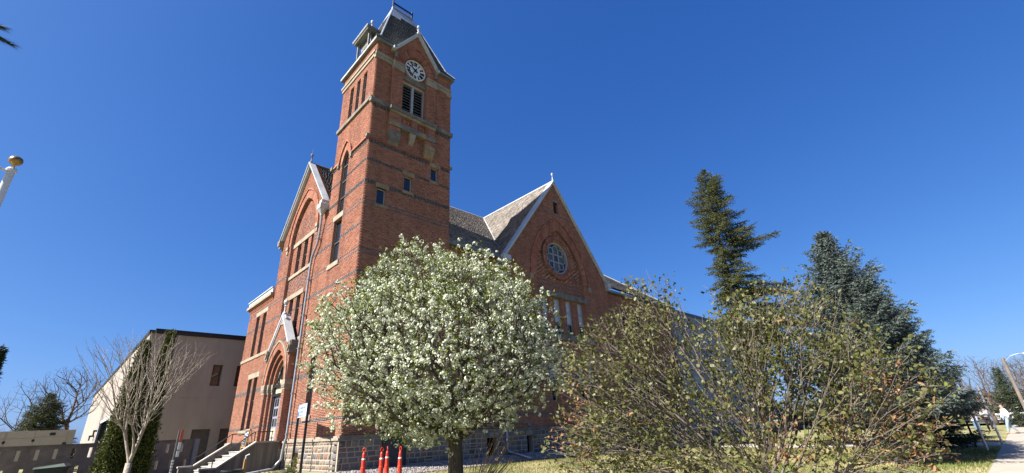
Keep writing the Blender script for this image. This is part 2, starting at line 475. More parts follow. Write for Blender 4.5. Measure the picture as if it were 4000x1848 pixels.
def brick_wall(parent, fr, z0, z1, outline, holes, out=0.0, thick=0.3, style=None, singles=0, name='wall', label=None):
    """One wall part: mortar core with real openings, and under it the bricks,
    laid course by course. style(u, z) -> 'n', 'd' dark, 't' toothed dark, 'c' chequer"""
    core = MB(); cs = []
    n = int(round((z1 - z0) / CO))
    rows = []
    for k in range(n):
        a = z0 + k * CO
        rows.append((a, a + CO, spans(a + CO / 2, outline, holes)))
    # merge equal rows into boxes
    i = 0
    while i < n:
        j = i
        while j + 1 < n and rows[j + 1][2] == rows[i][2]: j += 1
        for a, b in rows[i][2]:
            core.fbox(fr, a, b, rows[i][0], rows[j][1], out - thick, out)
            fi = 5 if fr is L else 2
            for q_ in range(6):
                if q_ != fi: core.m[-6 + q_] = 1
        i = j + 1
    wall = mk(name, core, ['mortar', 'reveal'], parent, label=label)
    B = []
    for k, (a, b, iv) in enumerate(rows):
        zc = (a + b) / 2
        for (u0, u1) in iv:
            st = style((u0 + u1) / 2, zc) if style else 'n'
            bl = BL * 0.5 if st == 't' else BL
            off = (BL * 0.5 if k % 2 else 0.0)
            i0 = math.floor((u0 - off) / bl)
            u = off + i0 * bl
            while u < u1 - 1e-6:
                p, q = max(u, u0), min(u + bl, u1)
                if q - p > 0.03:
                    s2 = style((p + q) / 2, zc) if style else 'n'
                    dark = s2 in ('d', 't'); o = out + 0.006
                    if s2 == 't': o = out + (0.024 if int(round(u / bl)) % 2 else 0.004)
                    if s2 == 'r': o = out + (0.03 if ((k // 2) % 2 == 0) == (int(u / BL) % 2 == 0) else 0.0)
                    if s2 == 'c': dark = ((k // 2 + int(u / BL)) % 3 == 0)
                    B.append((p + (JT / 2 if p > u0 else -0.0), q - (JT / 2 if q < u1 else -0.0), a + JT / 2, b - JT / 2, o + random.uniform(-.0015, .0015), 1 if dark else 0))
                u += bl
    if not B: return wall
    B = np.array(B)
    camp = np.array([-7.32, -16.44, 1.6])
    if singles:
        mid = np.array([fr((b[0] + b[1]) / 2, (b[2] + b[3]) / 2, 0) for b in B])
        d = np.linalg.norm(mid - camp, axis=1) + np.where(B[:, 5] > 0, 50, 0)
        order = np.argsort(d)[:singles]
        ln = np.median(B[order, 1] - B[order, 0])
        x = MB(); w_, h_ = BL - JT, CO - JT
        x.fbox(fr, -w_ / 2, w_ / 2, -h_ / 2, h_ / 2, -0.01, 0.0)
        me = None
        for i in order:
            b = B[i]
            if me is None:
                x2 = MB(); x2.v = x.v; x2.f = x.f; x2.m = x.m; x2.t = x.t; x2.n = x.n
                me = bpy.data.meshes.new('brick')
                me.from_pydata((x2.arrays() * S).tolist(), [], x2.f)
                me.materials.append(M['brick_o'])
            o = bpy.data.objects.new('brick', me); C.objects.link(o)
            o.parent = wall
            p = np.array(W(*fr((b[0] + b[1]) / 2, (b[2] + b[3]) / 2, b[4]))) - np.array(wall['_org'])
            o.location = p
            k = (b[1] - b[0]) / w_
            o.scale = (1, k, 1) if fr is L else (k, 1, 1)
        B = np.delete(B, order, 0)
    n = len(B)
    u0, u1, a, b, o = B[:, 0], B[:, 1], B[:, 2], B[:, 3], B[:, 4]
    back = np.full(n, out - 0.004)
    def P(u, z, oo):
        c = fr(u, z, oo); return np.stack([np.broadcast_to(c[0], (n,)), np.broadcast_to(c[1], (n,)), np.broadcast_to(c[2], (n,))], 1)
    V = np.stack([P(u0, a, o), P(u1, a, o), P(u1, b, o), P(u0, b, o), P(u0, a, back), P(u1, a, back), P(u1, b, back), P(u0, b, back)], 1).reshape(-1, 3)
    base = np.array([(0, 1, 2, 3), (0, 4, 5, 1), (1, 5, 6, 2), (2, 6, 7, 3), (3, 7, 4, 0)])
    F = (base[None] + (np.arange(n) * 8)[:, None, None]).reshape(-1, 4)
    mk_np('brickwork', V, F, ['brick', 'dark'], np.repeat(rng.random(n), 5), np.repeat(B[:, 5], 5), wall, kind='stuff')
    return wall

def ring_bricks(mb, fr, inn, out, o0, o1, m=0):
    """voussoirs between two arch outlines, one block per step with a joint"""
    for i in range(len(inn) - 1):
        a, b, c, d = [np.array(p) for p in (inn[i], inn[i + 1], out[i + 1], out[i])]
        g = 0.06
        a2, b2 = a + (b - a) * g, b - (b - a) * g
        d2, c2 = d + (c - d) * g, c - (c - d) * g
        mb.prism(fr, [a2, b2, c2, d2], o0, o1, m)

def resample(pts, step):
    P = [np.array(p, float) for p in pts]; L_ = [0]
    for i in range(1, len(P)): L_.append(L_[-1] + np.linalg.norm(P[i] - P[i - 1]))
    n = max(2, int(round(L_[-1] / step)))
    return n
def arch_ring(parent, fr, c, w, zs, h, th, o0, o1, name='arch_ring', mats=('brick', 'mortar'), step=0.062, label=None):
    ln = math.hypot(w, h) * 1.12 * 2
    n = max(6, int(ln / step / 2))
    inn, out = arch_steps(c, w, zs, h, th, n)
    mb = MB()
    ring_bricks(mb, fr, inn, out, o0, o1, 0)
    mb.strip(fr, inn, out, o0, o1 - 0.008, 1)
    return mk(name, mb, list(mats), parent, label=label, kind='stuff')

# shared rough stone shapes
def stone_mesh(seed):
    r = np.random.default_rng(seed)
    # front face is +o, a 3x3 grid pushed out, sides back to the wall
    g = np.linspace(-0.5, 0.5, 4)
    v = []; f = []
    for j in range(4):
        for i in range(4):
            e = (abs(g[i]) > 0.4) + (abs(g[j]) > 0.4)
            k = 1 - 0.06 * (e == 2) - r.random() * 0.05
            v.append((g[i] * k, g[j] * k, (0.0 if e else 0.55 + 0.45 * r.random()) ))
    for j in range(3):
        for i in range(3):
            a = j * 4 + i
            f.append((a, a + 1, a + 5, a + 4))
    ring = [0, 1, 2, 3, 7, 11, 15, 14, 13, 12, 8, 4]
    b0 = len(v)
    for i in ring: v.append((v[i][0], v[i][1], -1.0))
    for k in range(12):
        f.append((ring[(k + 1) % 12], ring[k], b0 + k, b0 + (k + 1) % 12))
    return np.array(v), f
STV = [stone_mesh(i) for i in range(8)]

def rubble_wall(parent, fr, u0, u1, z0, z1, holes, out, thick=0.35, name='stone_base', singles=150, near=0.0, label=None):
    core = MB()
    us = [u0]
    bands = []
    z = z1
    rows = []
    while z > z0 + 0.05:
        h = random.uniform(0.15, 0.235)
        if z - h < z0 + 0.08: h = z - z0
        rows.append((z - h, z)); z -= h
    for a, b in rows:
        k = 6
        for s_ in range(k):
            za, zb = a + (b - a) * s_ / k, a + (b - a) * (s_ + 1) / k
            for p, q in spans((za + zb) / 2, lambda z_: [(u0, u1)], holes):
                core.fbox(fr, p, q, za, zb, out - thick, out)
    wall = mk(name, core, 'fmortar', parent, label=label)
    stones = []
    for a, b in rows:
        iv = spans((a + b) / 2, lambda z_: [(u0, u1)], holes)
        for p, q in iv:
            u = p
            while u < q - 0.04:
                w = random.uniform(0.16, 0.40)
                if q - (u + w) < 0.12: w = q - u
                if (b - a) > 0.2 and random.random() < 0.12:
                    m_ = (a + b) / 2
                    stones.append((u, u + w, a, m_)); stones.append((u, u + w, m_, b))
                else:
                    stones.append((u, u + w, a, b))
                u += w
    stones.sort(key=lambda s_: abs((s_[0] + s_[1]) / 2 - near))
    meshes = {}
    rest = MB()
    for i, (a, b, c, d) in enumerate(stones):
        j = 0.032
        k = random.randrange(8)
        pv, pf = STV[k]
        if i < singles:
            if k not in meshes:
                vv = []
                for x, y, z in pv:
                    q = fr(x, y, z * 0.03)
                    vv.append((q[0] * S, q[1] * S, q[2] * S))
                me = bpy.data.meshes.new('stone'); me.from_pydata(vv, [], pf if fr is R else [tuple(reversed(t)) for t in pf])
                me.materials.append(M['field']); meshes[k] = me
            o = bpy.data.objects.new('stone', meshes[k]); C.objects.link(o); o.parent = wall
            o.location = np.array(W(*fr((a + b) / 2, (c + d) / 2, out + 0.004))) - np.array(wall['_org'])
            su, sz = (b - a - j), (d - c - j)
            o.scale = (1, su, sz) if fr is L else (su, 1, sz)
        else:
            vv = [fr((a + b) / 2 + x * (b - a - j), (c + d) / 2 + y * (d - c - j), out + 0.004 + z * 0.03) for x, y, z in pv]
            rest.add(vv, pf)
    if rest.n: mk('stonework', rest, 'field_t', wall, kind='stuff')
    return wall

# ------------------------------------------------------------------ windows
def window(parent, fr, u0, u1, z0, z1, depth=0.16, fw=0.045, rails=(0.5,), muls=(), fm='frame', gm='glass', blind=0.0, label=None, head=None):
    """frame part with sill, meeting rails, glass panes as sub-parts"""
    f = MB()
    o0, o1 = -depth - 0.05, -depth
    f.fbox(fr, u0, u0 + fw, z0, z1, o0, o1); f.fbox(fr, u1 - fw, u1, z0, z1, o0, o1)
    f.fbox(fr, u0 + fw, u1 - fw, z0, z0 + fw, o0, o1 + 0.002); f.fbox(fr, u0 + fw, u1 - fw, z1 - fw, z1, o0, o1 + 0.002)
    cuts = [z0 + fw] + [z0 + (z1 - z0) * r for r in rails] + [z1 - fw]
    for r in cuts[1:-1]:
        f.fbox(fr, u0 + fw, u1 - fw, r - fw * 0.55, r + fw * 0.55, o0 + 0.004, o1 + 0.012)
    us = [u0 + fw] + [u0 + (u1 - u0) * r for r in muls] + [u1 - fw]
    for r in us[1:-1]:
        f.fbox(fr, r - fw * 0.4, r + fw * 0.4, z0 + fw, z1 - fw, o0 + 0.006, o1 + 0.006)
    w = mk('window', f, fm, parent, label=label)
    for i in range(len(cuts) - 1):
        for j in range(len(us) - 1):
            p = MB()
            a = cuts[i] + (fw * 0.55 if i else 0); b = cuts[i + 1] - (fw * 0.55 if i < len(cuts) - 2 else 0)
            c = us[j] + (fw * 0.4 if j else 0); d = us[j + 1] - (fw * 0.4 if j < len(us) - 2 else 0)
            p.fbox(fr, c, d, a, b, o0 - 0.004, o1 - 0.03)
            g = gm
            if blind and (a + b) / 2 > z0 + (z1 - z0) * (1 - blind): g = 'blind'
            mk('pane', p, g, w)
    return w
# ================================================================== courthouse
bld = empty('brick_courthouse', 0, 0, 0.4, 'tall red brick courthouse with clock tower, steep gables and fieldstone base', 'courthouse')

DENT = [(13.92, 14.10), (12.90, 13.08), (11.82, 12.00)]
THIN = [(10.95, 11.01), (10.75, 10.81), (8.73, 8.79), (8.55, 8.61)]
THICK = [(7.62, 7.74), (5.94, 6.06), (4.08, 4.20), (2.28, 2.40)]
def style_tower(u, z):
    for a, b in DENT:
        if a <= z < b: return 't'
    for a, b in THIN + THICK:
        if a <= z < b: return 'd'
    return 'n'
def style_towL(u, z):
    if 9.75 <= z < 9.87: return 'd'
    return style_tower(u, z)
def style_belt(u, z):
    if 15.96 <= z < 16.14: return 't'
    return style_tower(u, z)

# ---- tower, shaded face (plane y = 0)
tw_w = [(0.60, 1.04, 10.93, 11.73), (1.90, 2.33, 12.02, 12.82), (3.34, 3.77, 13.07, 13.85)]
hR = [rect(*w) for w in tw_w] + [rect(1.50, 2.82, 16.45, 18.35), rect(1.60, 2.50, 0.3, 1.86)]
brick_wall(bld, R, 1.65, 19.93, lambda z: [(0.004, 4.5)], hR, style=style_belt)
# ---- tower, sunlit face (plane x = 0)
tl_w = [(0.82, 1.22, 16.5, 18.66), (1.55, 1.95, 16.5, 18.66), (2.30, 2.72, 16.5, 18.66)]
hL = [rect(*w) for w in tl_w] + [arch(2.32, 0.37, 11.15, 13.95, 0.68), rect(1.97, 2.83, 8.75, 10.9),
      rect(2.98, 3.62, 2.52, 4.85)]
brick_wall(bld, L, 1.65, 19.93, lambda z: [(0.004, 3.7)], hL, style=style_towL, singles=300)
# plain far sides of the tower
mb = MB(); mb.box(4.2, 4.49, 0.31, 3.7, 1.6, 19.93); mb.box(0.3, 4.2, 3.4, 3.69, 1.6, 19.93)
mb.box(0.3, 4.2, 0.3, 3.4, 19.7, 19.9)
mk('rear_wall', mb, 'brick', bld)
mb = MB(); mb.box(0.5, 4.0, 0.5, 3.2, 1.6, 19.6); mk('tower_core', mb, 'void', bld)

# ---- gabled bay of the entrance front
GC, GH = 7.05, 3.3            # centre, half width at the eaves
def out_gl(z):
    if z < 12.35: return [(3.7, 10.3)]
    h = (16.15 - z) / 1.19
    return [(max(3.705, GC - h), GC + h)] if h > 0 else []
up_w = [(5.53, 6.08), (6.47, 7.03), (7.44, 8.02)]
rec = arch(6.98, 1.68, 5.95, 11.6, 2.32)
brick_wall(bld, L, 1.65, 16.1, out_gl, [rec, rect(5.55, 8.5, 1.2, 5.96)], style=lambda u, z: style_towL(u, z) if z < 11.5 else 'n')
def style_rec(u, z):
    if 8.63 < z < 9.57: return 'c'
    if 11.7 < z < 13.0 and (int(u * 7) + int(z * 13)) % 5 == 0 and abs(u - 6.98) < 1.3: return 'd'
    return style_tower(u, z) if z < 8 else 'n'
brick_wall(bld, L, 5.96, 14.0, lambda z: [(5.25, 8.7)], [rect(a, b, 9.75, 11.42) for a, b in up_w] + [rect(a, b, 6.12, 8.36) for a, b in up_w],
           out=-0.16, thick=0.14, style=style_rec)
for (a, b) in up_w:
    window(bld, L, a, b, 9.75, 11.42, depth=0.26, rails=(0.5,), fw=0.04)
    window(bld, L, a, b, 6.12, 8.36, depth=0.26, rails=(0.42, 0.72), fw=0.04)
mb = MB(); mb.fbox(L, 5.30, 8.65, 11.42, 11.66, -0.2, -0.12); mb.fbox(L, 6.1, 8.65, 8.36, 8.6, -0.2, -0.12)
mk('lintel', mb, 'stone', bld)
mb = MB(); mb.fbox(L, 8.0, 8.66, 8.36, 8.61, -0.2, -0.118); mk('lintel', mb, 'stone_y', bld)
mb = MB(); mb.fbox(L, 5.30, 8.65, 9.58, 9.75, -0.22, -0.10); mb.fbox(L, 5.30, 8.65, 5.96, 6.12, -0.22, -0.09)
mk('sill', mb, 'stone', bld)
arch_ring(bld, L, 6.98, 1.68, 11.6, 2.32, 0.34, -0.15, 0.025)
# thin hood above the arch with its curled stops
inn, outp = arch_steps(6.98, 2.05, 11.6, 2.83, 0.07, 26)
mb = MB(); mb.strip(L, inn, outp, 0.0, 0.075); mk('hood_mould', mb, 'brick', bld)
mb = MB()
for c in (4.92, 9.04):
    mb.fbox(L, c - 0.14, c + 0.14, 11.42, 11.6, 0.0, 0.11); mb.fbox(L, c - 0.09, c + 0.09, 11.18, 11.42, 0.0, 0.07)
mk('stone_stop', mb, 'stone', bld)

# ---- left wing of the entrance front
lw = [(10.8, 11.43), (11.78, 12.41)]; uw = [(11.15, 11.76), (12.37, 13.0)]
brick_wall(bld, L, 1.65, 9.25, lambda z: [(10.3, 14.6)], [rect(a, b, 2.25, 4.85) for a, b in lw] + [rect(a, b, 6.12, 8.45) for a, b in uw], style=style_tower)
for a, b in lw: window(bld, L, a, b, 2.25, 4.85, depth=0.11, rails=(0.55,))
for a, b in uw: window(bld, L, a, b, 6.12, 8.45, depth=0.11, rails=(0.55,), fm='frame')
mb = MB(); mb.fbox(L, 10.62, 12.55, 4.85, 5.12, -0.1, 0.02); mb.fbox(L, 11.0, 13.15, 8.45, 8.7, -0.1, 0.02); mk('lintel', mb, 'stone', bld)
mb = MB(); mb.fbox(L, 8.9, 14.62, 5.94, 6.10, -0.2, 0.05); mb.fbox(L, 10.6, 12.6, 2.06, 2.25, -0.2, 0.04); mk('sill', mb, 'stone', bld)
# stepped brick cornice and pale metal parapet of the wing
mb = MB()
for i, (a, b, o) in enumerate([(8.95, 9.02, 0.03), (9.02, 9.09, 0.06), (9.09, 9.18, 0.10)]): mb.fbox(L, 10.3, 14.6 + o, a, b, 0, o)
mk('corbel_course', mb, 'brick', bld)
mb = MB(); mb.fbox(L, 10.3, 14.85, 9.18, 9.34, -0.3, 0.2); mk('cornice', mb, 'stone', bld)
mb = MB(); mb.fbox(L, 10.31, 14.75, 9.34, 9.62, -0.32, 0.12); mb.fbox(L, 10.31, 14.82, 9.62, 9.68, -0.34, 0.17)
mk('parapet_cap', mb, 'trim', bld)
mb = MB(); mb.box(0.3, 12, 14.3, 14.59, 1.6, 9.3); mk('rear_wall', mb, 'brick', bld)
mb = MB(); mb.box(0.3, 12, 10.3, 14.3, 9.1, 9.3); mk('flat_roof', mb, 'felt', bld)
mb = MB(); mb.box(0.5, 12, 3.9, 14.2, 0.5, 9.0); mk('hall_core', mb, 'void', bld)

# ---- gable on the shaded front
HC, HH, HA, HE = 12.65, 4.6, 16.35, 10.2
sl = (HA - HE) / HH
def out_gr(z):
    if z < HE: return [(HC - HH, HC + HH)]
    h = (HA - 0.08 - z) / sl
    return [(HC - h, HC + h)] if h > 0 else []
def circ(c, zc, r):
    return lambda z: (c - math.sqrt(r * r - (z - zc) ** 2), c + math.sqrt(r * r - (z - zc) ** 2)) if abs(z - zc) < r - 1e-4 else None
gw = [(11.0, 11.52), (11.95, 12.58), (13.0, 13.6), (14.08, 14.7)]
gl_ = [(11.0, 11.6), (13.4, 14.05), (14.3, 14.95), (9.0, 9.6)]
recR = arch(HC, 2.1, 6.3, 9.6, 3.3)
def style_gr(u, z):
    if 14.16 < z < 14.28 or 13.9 < z < 13.96: return 'd'
    for a, b in [(9.24, 9.30), (9.42, 9.48), (7.56, 7.68), (5.64, 5.76), (4.08, 4.2), (2.28, 2.4)]:
        if a <= z < b: return 'd'
    return 'n'
def style_grr(u, z):
    if 9.6 < z < 12.6: return 'r'
    if 9.20 < z < 9.26 or 9.4 < z < 9.46: return 'd'
    return 'n'
brick_wall(bld, R, 1.65, 16.3, out_gr, [recR, rect(12.52, 12.95, 14.05, 14.85)] + [rect(a, b, 2.9, 4.95) for a, b in gl_] + [rect(8.9, 9.5, 6.4, 8.5)], style=style_gr)
brick_wall(bld, R, 6.24, 13.0, lambda z: [(10.5, 14.8)], [circ(12.55, 11.05, 1.34)] + [rect(a, b, 6.42, 8.52) for a, b in gw], out=-0.14, thick=0.2, style=style_grr)
for a, b in gw: window(bld, R, a, b, 6.42, 8.52, depth=0.28, rails=(0.34, 0.66), fm='frame_l', fw=0.05, blind=0.66)
for a, b in gl_: window(bld, R, a, b, 2.9, 4.95, depth=0.2, rails=(0.5,), fm='frame_l', blind=0.5)
window(bld, R, 8.9, 9.5, 6.4, 8.5, depth=0.2, rails=(0.5,), fm='frame_l')
mb = MB(); mb.fbox(R, 10.55, 15.1, 8.53, 8.84, -0.2, 0.03); mb.fbox(R, 10.85, 11.75, 4.95, 5.22, -0.1, 0.03); mb.fbox(R, 13.25, 15.1, 4.95, 5.22, -0.1, 0.03)
mb.fbox(R, 8.8, 9.75, 4.95, 5.22, -0.1, 0.03); mb.fbox(R, 8.8, 9.6, 8.5, 8.75, -0.1, 0.03); mk('lintel', mb, 'stone_g', bld)
mb = MB(); mb.fbox(R, 10.5, 15.1, 6.08, 6.42, -0.3, 0.07); mk('sill', mb, 'stone_g', bld)
arch_ring(bld, R, HC, 2.1, 9.6, 3.3, 0.42, -0.12, 0.02)
inn, outp = arch_steps(HC, 2.55, 9.6, 4.0, 0.07, 30)
mb = MB(); mb.strip(R, inn, outp, 0.0, 0.07); mk('hood_mould', mb, 'brick', bld)
mb = MB()
for c in (10.05, 15.25): mb.fbox(R, c - 0.12, c + 0.12, 9.3, 9.6, 0, 0.1)
mk('stone_stop', mb, 'stone', bld)
# attic louvre
mb = MB(); mb.fbox(R, 12.47, 13.0, 14.85, 15.03, -0.1, 0.02); mk('lintel', mb, 'stone_g', bld)
mb = MB(); mb.fbox(R, 12.52, 12.95, 14.05, 14.85, -0.29, -0.24); lv = mk('louver', mb, 'void', bld)
for i in range(6):
    mb = MB(); z = 14.1 + i * 0.125
    mb.add([R(12.54, z + 0.07, -0.16), R(12.93, z + 0.07, -0.16), R(12.93, z, -0.06), R(12.54, z, -0.06),
            R(12.54, z + 0.09, -0.16), R(12.93, z + 0.09, -0.16), R(12.93, z + 0.02, -0.06), R(12.54, z + 0.02, -0.06)],
           [(0, 1, 2, 3), (7, 6, 5, 4), (0, 4, 5, 1), (1, 5, 6, 2), (2, 6, 7, 3), (3, 7, 4, 0)])
    mk('slat', mb, 'frame', lv)
# rose window
RC, RZ = 12.55, 11.05
def cpts(c, z, r, n=40, a0=0): return [(c + r * math.cos(a0 + 2 * math.pi * i / n), z + r * math.sin(a0 + 2 * math.pi * i / n)) for i in range(n)]
for (r0, r1, o0, o1, mt, n) in ((1.16, 1.36, -0.14, 0.03, 'brick', 84), (1.0, 1.16, -0.2, -0.03, 'brick', 72)):
    mb = MB(); ring_bricks(mb, R, cpts(RC, RZ, r0, n) + [cpts(RC, RZ, r0, n)[0]], cpts(RC, RZ, r1, n) + [cpts(RC, RZ, r1, n)[0]], o0, o1)
    mb.strip(R, cpts(RC, RZ, r0, n), cpts(RC, RZ, r1, n), o0, o1 - 0.008, 1, closed=True)
    mk('rose_surround', mb, [mt, 'mortar'], bld)
mb = MB(); mb.strip(R, cpts(RC, RZ, 0.92, 48), cpts(RC, RZ, 1.0, 48), -0.3, -0.1, 0, closed=True)
rose = mk('rose_window', mb, 'frame_l', bld)
mb = MB(); mb.prism(R, cpts(RC, RZ, 0.92, 40), -0.32, -0.26); mk('backing_glass', mb, 'glass_b', rose)
def tracery(pts, closed=True, w=0.035, o=-0.2):
    n = len(pts); c = np.mean(pts, 0)
    inn = [tuple(c + (np.array(p) - c) * (1 - w / max(np.linalg.norm(np.array(p) - c), .1))) for p in pts]
    return inn
def lobe(a, w=0.26, l=0.88):
    pts = [(0.24, -w * 0.9), (0.45, -w * 1.05), (0.62, -w * 1.0), (0.78, -w * 0.62), (l, 0), (0.78, w * 0.62), (0.62, w * 1.0), (0.45, w * 1.05), (0.24, w * 0.9)]
    return [(RC + x * math.cos(a) - y * math.sin(a), RZ + x * math.sin(a) + y * math.cos(a)) for x, y in pts]
shapes = [(lobe(k * math.pi / 2), 'glass_g') for k in range(4)]
shapes += [(cpts(RC + 0.60 * math.cos(math.pi / 4 + k * math.pi / 2), RZ + 0.60 * math.sin(math.pi / 4 + k * math.pi / 2), 0.245, 18), 'glass_b') for k in range(4)]
shapes += [([(RC - .235, RZ - .235), (RC + .235, RZ - .235), (RC + .235, RZ + .235), (RC - .235, RZ + .235)], 'glass_b')]
tr = MB()
for pts, g in shapes:
    inn = tracery(pts, w=0.04)
    tr.strip(R, inn, pts, -0.25, -0.17, 0, closed=True)
    mb = MB(); mb.prism(R, inn, -0.24, -0.225); mk('stained_pane', mb, g, rose)
mk('tracery', tr, 'frame_l', rose)

# ---- hall wall between tower and gable, and the right wing
brick_wall(bld, lambda u, z, o: (u, 0.3 - o, z), 1.65, 10.05, lambda z: [(4.5, 8.04)], [rect(5.3, 5.9, 6.4, 8.4), rect(6.7, 7.3, 6.4, 8.4), rect(5.3, 5.9, 2.9, 4.9), rect(6.7, 7.3, 2.9, 4.9)], style=style_gr)
R3 = lambda u, z, o: (u, 0.3 - o, z)
for u in (5.3, 6.7):
    window(bld, R3, u, u + 0.6, 6.4, 8.4, depth=0.18, fm='frame_l'); window(bld, R3, u, u + 0.6, 2.9, 4.9, depth=0.18, fm='frame_l')
RW = lambda u, z, o: (u, 0.8 - o, z)
ww = [(19.9, 20.5), (21.7, 22.3), (23.9, 24.4), (25.6, 26.1)]
brick_wall(bld, RW, 1.65, 10.0, lambda z: [(17.25, 26.8)], [rect(a, b, 7.2, 9.0) for a, b in ww] + [rect(a, b, 3.2, 5.4) for a, b in ww], style=style_gr)
for a, b in ww:
    window(bld, RW, a, b, 7.2, 9.0, depth=0.18, fm='frame_l'); window(bld, RW, a, b, 3.2, 5.4, depth=0.18, fm='frame_l')
mb = MB(); mb.box(26.5, 26.79, 1.1, 13, 1.6, 10.0); mb.box(17.0, 17.24, 0.25, 1.0, 1.6, 10.1); mk('rear_wall', mb, 'brick', bld)
mb = MB(); mb.fbox(RW, 17.3, 27.0, 10.0, 10.16, -0.3, 0.3); mk('eave_gutter', mb, 'trim_g', bld)
mb = MB(); mb.fbox(R3, 4.52, 8.0, 10.02, 10.2, -0.3, 0.28); mk('eave_gutter', mb, 'trim_g', bld)

# ------------------------------------------------------------------ roofs
def shingles(name, parent, bl, br, tr_, tl_, row, width, thick, mats, ragged=0.02, under='felt', keep=None, fade=None):
    bl, br, tr_, tl_ = [np.array(p, float) for p in (bl, br, tr_, tl_)]
    nrm = np.cross(br - bl, tl_ - bl) if np.linalg.norm(tl_ - bl) > 0.01 else np.cross(br - bl, tr_ - bl)
    nrm /= np.linalg.norm(nrm)
    if nrm[2] < 0: nrm = -nrm
    ht = max(np.linalg.norm(tl_ - bl), np.linalg.norm(tr_ - br))
    n = max(2, int(ht / row)); Vs = []
    for k in range(n):
        s0, s1 = k / n, min(1.0, (k + 1.25) / n)
        a0, b0 = bl + (tl_ - bl) * s0, br + (tr_ - br) * s0
        a1, b1 = bl + (tl_ - bl) * s1, br + (tr_ - br) * s1
        ln = np.linalg.norm(b0 - a0)
        if ln < width * 0.4: continue
        cuts = [0.0]; x = (random.random() * 0.5 + 0.25) * width
        while x < ln - width * 0.3:
            cuts.append(x); x += width * random.uniform(0.7, 1.3)
        cuts.append(ln)
        for i in range(len(cuts) - 1):
            p, q = (cuts[i] + 0.004) / ln, (cuts[i + 1] - 0.004) / ln
            j = random.uniform(-ragged, ragged) ; th = thick * random.uniform(0.7, 1.3)
            up = (a1 - a0) ; up = up / (np.linalg.norm(up) + 1e-9) * j
            c0, c1 = a0 + (b0 - a0) * p + up, a0 + (b0 - a0) * q + up
            d0, d1 = a1 + (b1 - a1) * p, a1 + (b1 - a1) * q
            Vs += [c0 + nrm * 0.003, c1 + nrm * 0.003, d1 + nrm * 0.003, d0 + nrm * 0.003, c0 + nrm * th, c1 + nrm * th, d1 + nrm * 0.006, d0 + nrm * 0.006]
    base = np.array([(4, 5, 6, 7), (0, 1, 5, 4), (1, 2, 6, 5), (3, 0, 4, 7)])
    V = np.array(Vs); m = len(V) // 8
    F = (base[None] + (np.arange(m) * 8)[:, None, None]).reshape(-1, 4)
    mb = MB()
    dn = nrm * 0.12
    vv = [bl, br, tr_, tl_, bl - dn, br - dn, tr_ - dn, tl_ - dn]
    mb.add(vv, [(0, 1, 2, 3), (7, 6, 5, 4), (0, 4, 5, 1), (1, 5, 6, 2), (2, 6, 7, 3), (3, 7, 4, 0)])
    rf = mk('roof', mb, under, parent)
    mk_np(name, V, F, mats, np.repeat(rng.random(m), 4), None, rf, kind='stuff')
    return rf
RY, RZR = 6.95, 16.35
mS = (RZR - 10.2) / (RY - 0.15)
# hall roof: the slope from the tower to the valley, then beyond the gable
shingles('shakes', bld, (3.6, 0.05, 10.11), (8.1, 0.05, 10.11), (12.85, RY, RZR), (3.6, RY, RZR), 0.135, 0.13, 0.028, 'shake')
shingles('shakes', bld, (HC + HH, 0.6, 10.5), (26.9, 0.55, 10.15), (20.3, RY, 15.4), (HC + HH - 2, RY, 15.4), 0.135, 0.13, 0.028, 'shake')
# cross gable, both slopes
shingles('shakes', bld, (HC - HH - 0.12, 0.2, 10.12), (HC, 0.2, HA - 0.04), (HC + 0.1, RY, RZR + 0.0), (8.1, 0.1, 10.15), 0.135, 0.13, 0.028, 'shake') if False else None
def tri_shingles(name, parent, P0, P1, P2, row, width, thick, mats):
    # rows run parallel to P0-P1 (the eave-side edge), P2 is the top
    return shingles(name, parent, P0, P1, P2, P2, row, width, thick, mats)
# left slope of the cross gable: eave end P at the valley foot, front rake at y=0.2, ridge to the junction
m2 = (RZR - 10.2) / 4.6
n = 46
Vs = []
for k in range(n):
    def pt(s, y): return np.array([HC - (1 - s) * HH, y, 10.2 + s * (HA - 10.2)])
    s0, s1 = k / n, min(1, (k + 1.25) / n)
    for side in (-1, 1):
        x = 0.12
        yend = 0.1 + s0 * (RY - 0.1)
        while x < yend:
            w_ = 0.13 * random.uniform(0.7, 1.3)
            q0, q1 = pt(s0 + random.uniform(-.003, .003), 0), pt(s1, 0)
            X0 = HC + side * (q0[0] - HC) * -1 if side == 1 else q0[0]
            X1 = HC + side * (q1[0] - HC) * -1 if side == 1 else q1[0]
            th = 0.028 * random.uniform(.7, 1.3); nx, nz = (-side * -1) * 0.8 * 0, 0
            nn = np.array([side * sl, 0, 1.0]); nn /= np.linalg.norm(nn)
            e = min(x + w_ - 0.006, yend + 0.05)
            c = [np.array([X0, x, q0[2]]), np.array([X0, e, q0[2]]), np.array([X1, e, q1[2]]), np.array([X1, x, q1[2]])]
            Vs += [c[0], c[1], c[2], c[3], c[0] + nn * (th + .01), c[1] + nn * (th + .01), c[2] + nn * 0.012, c[3] + nn * 0.012]
            x += w_
V = np.array(Vs); m_ = len(V) // 8
base = np.array([(4, 5, 6, 7), (0, 1, 5, 4), (1, 2, 6, 5), (3, 0, 4, 7)])
F = (base[None] + (np.arange(m_) * 8)[:, None, None]).reshape(-1, 4)
mb = MB()
for side in (-1, 1):
    a = [(HC + side * HH, 0.1, 10.19), (HC, 0.1, HA - 0.01), (HC, RY, HA - 0.01), (HC + side * HH, 0.2, 10.19)]
    mb.add(a + [(x, y, z - 0.12) for x, y, z in a], [(0, 1, 2, 3), (7, 6, 5, 4), (0, 4, 5, 1), (1, 5, 6, 2), (2, 6, 7, 3), (3, 7, 4, 0)])
rf = mk('roof', mb, 'felt', bld)
mk_np('shakes', V, F, 'shake', np.repeat(rng.random(m_), 4), None, rf, kind='stuff')
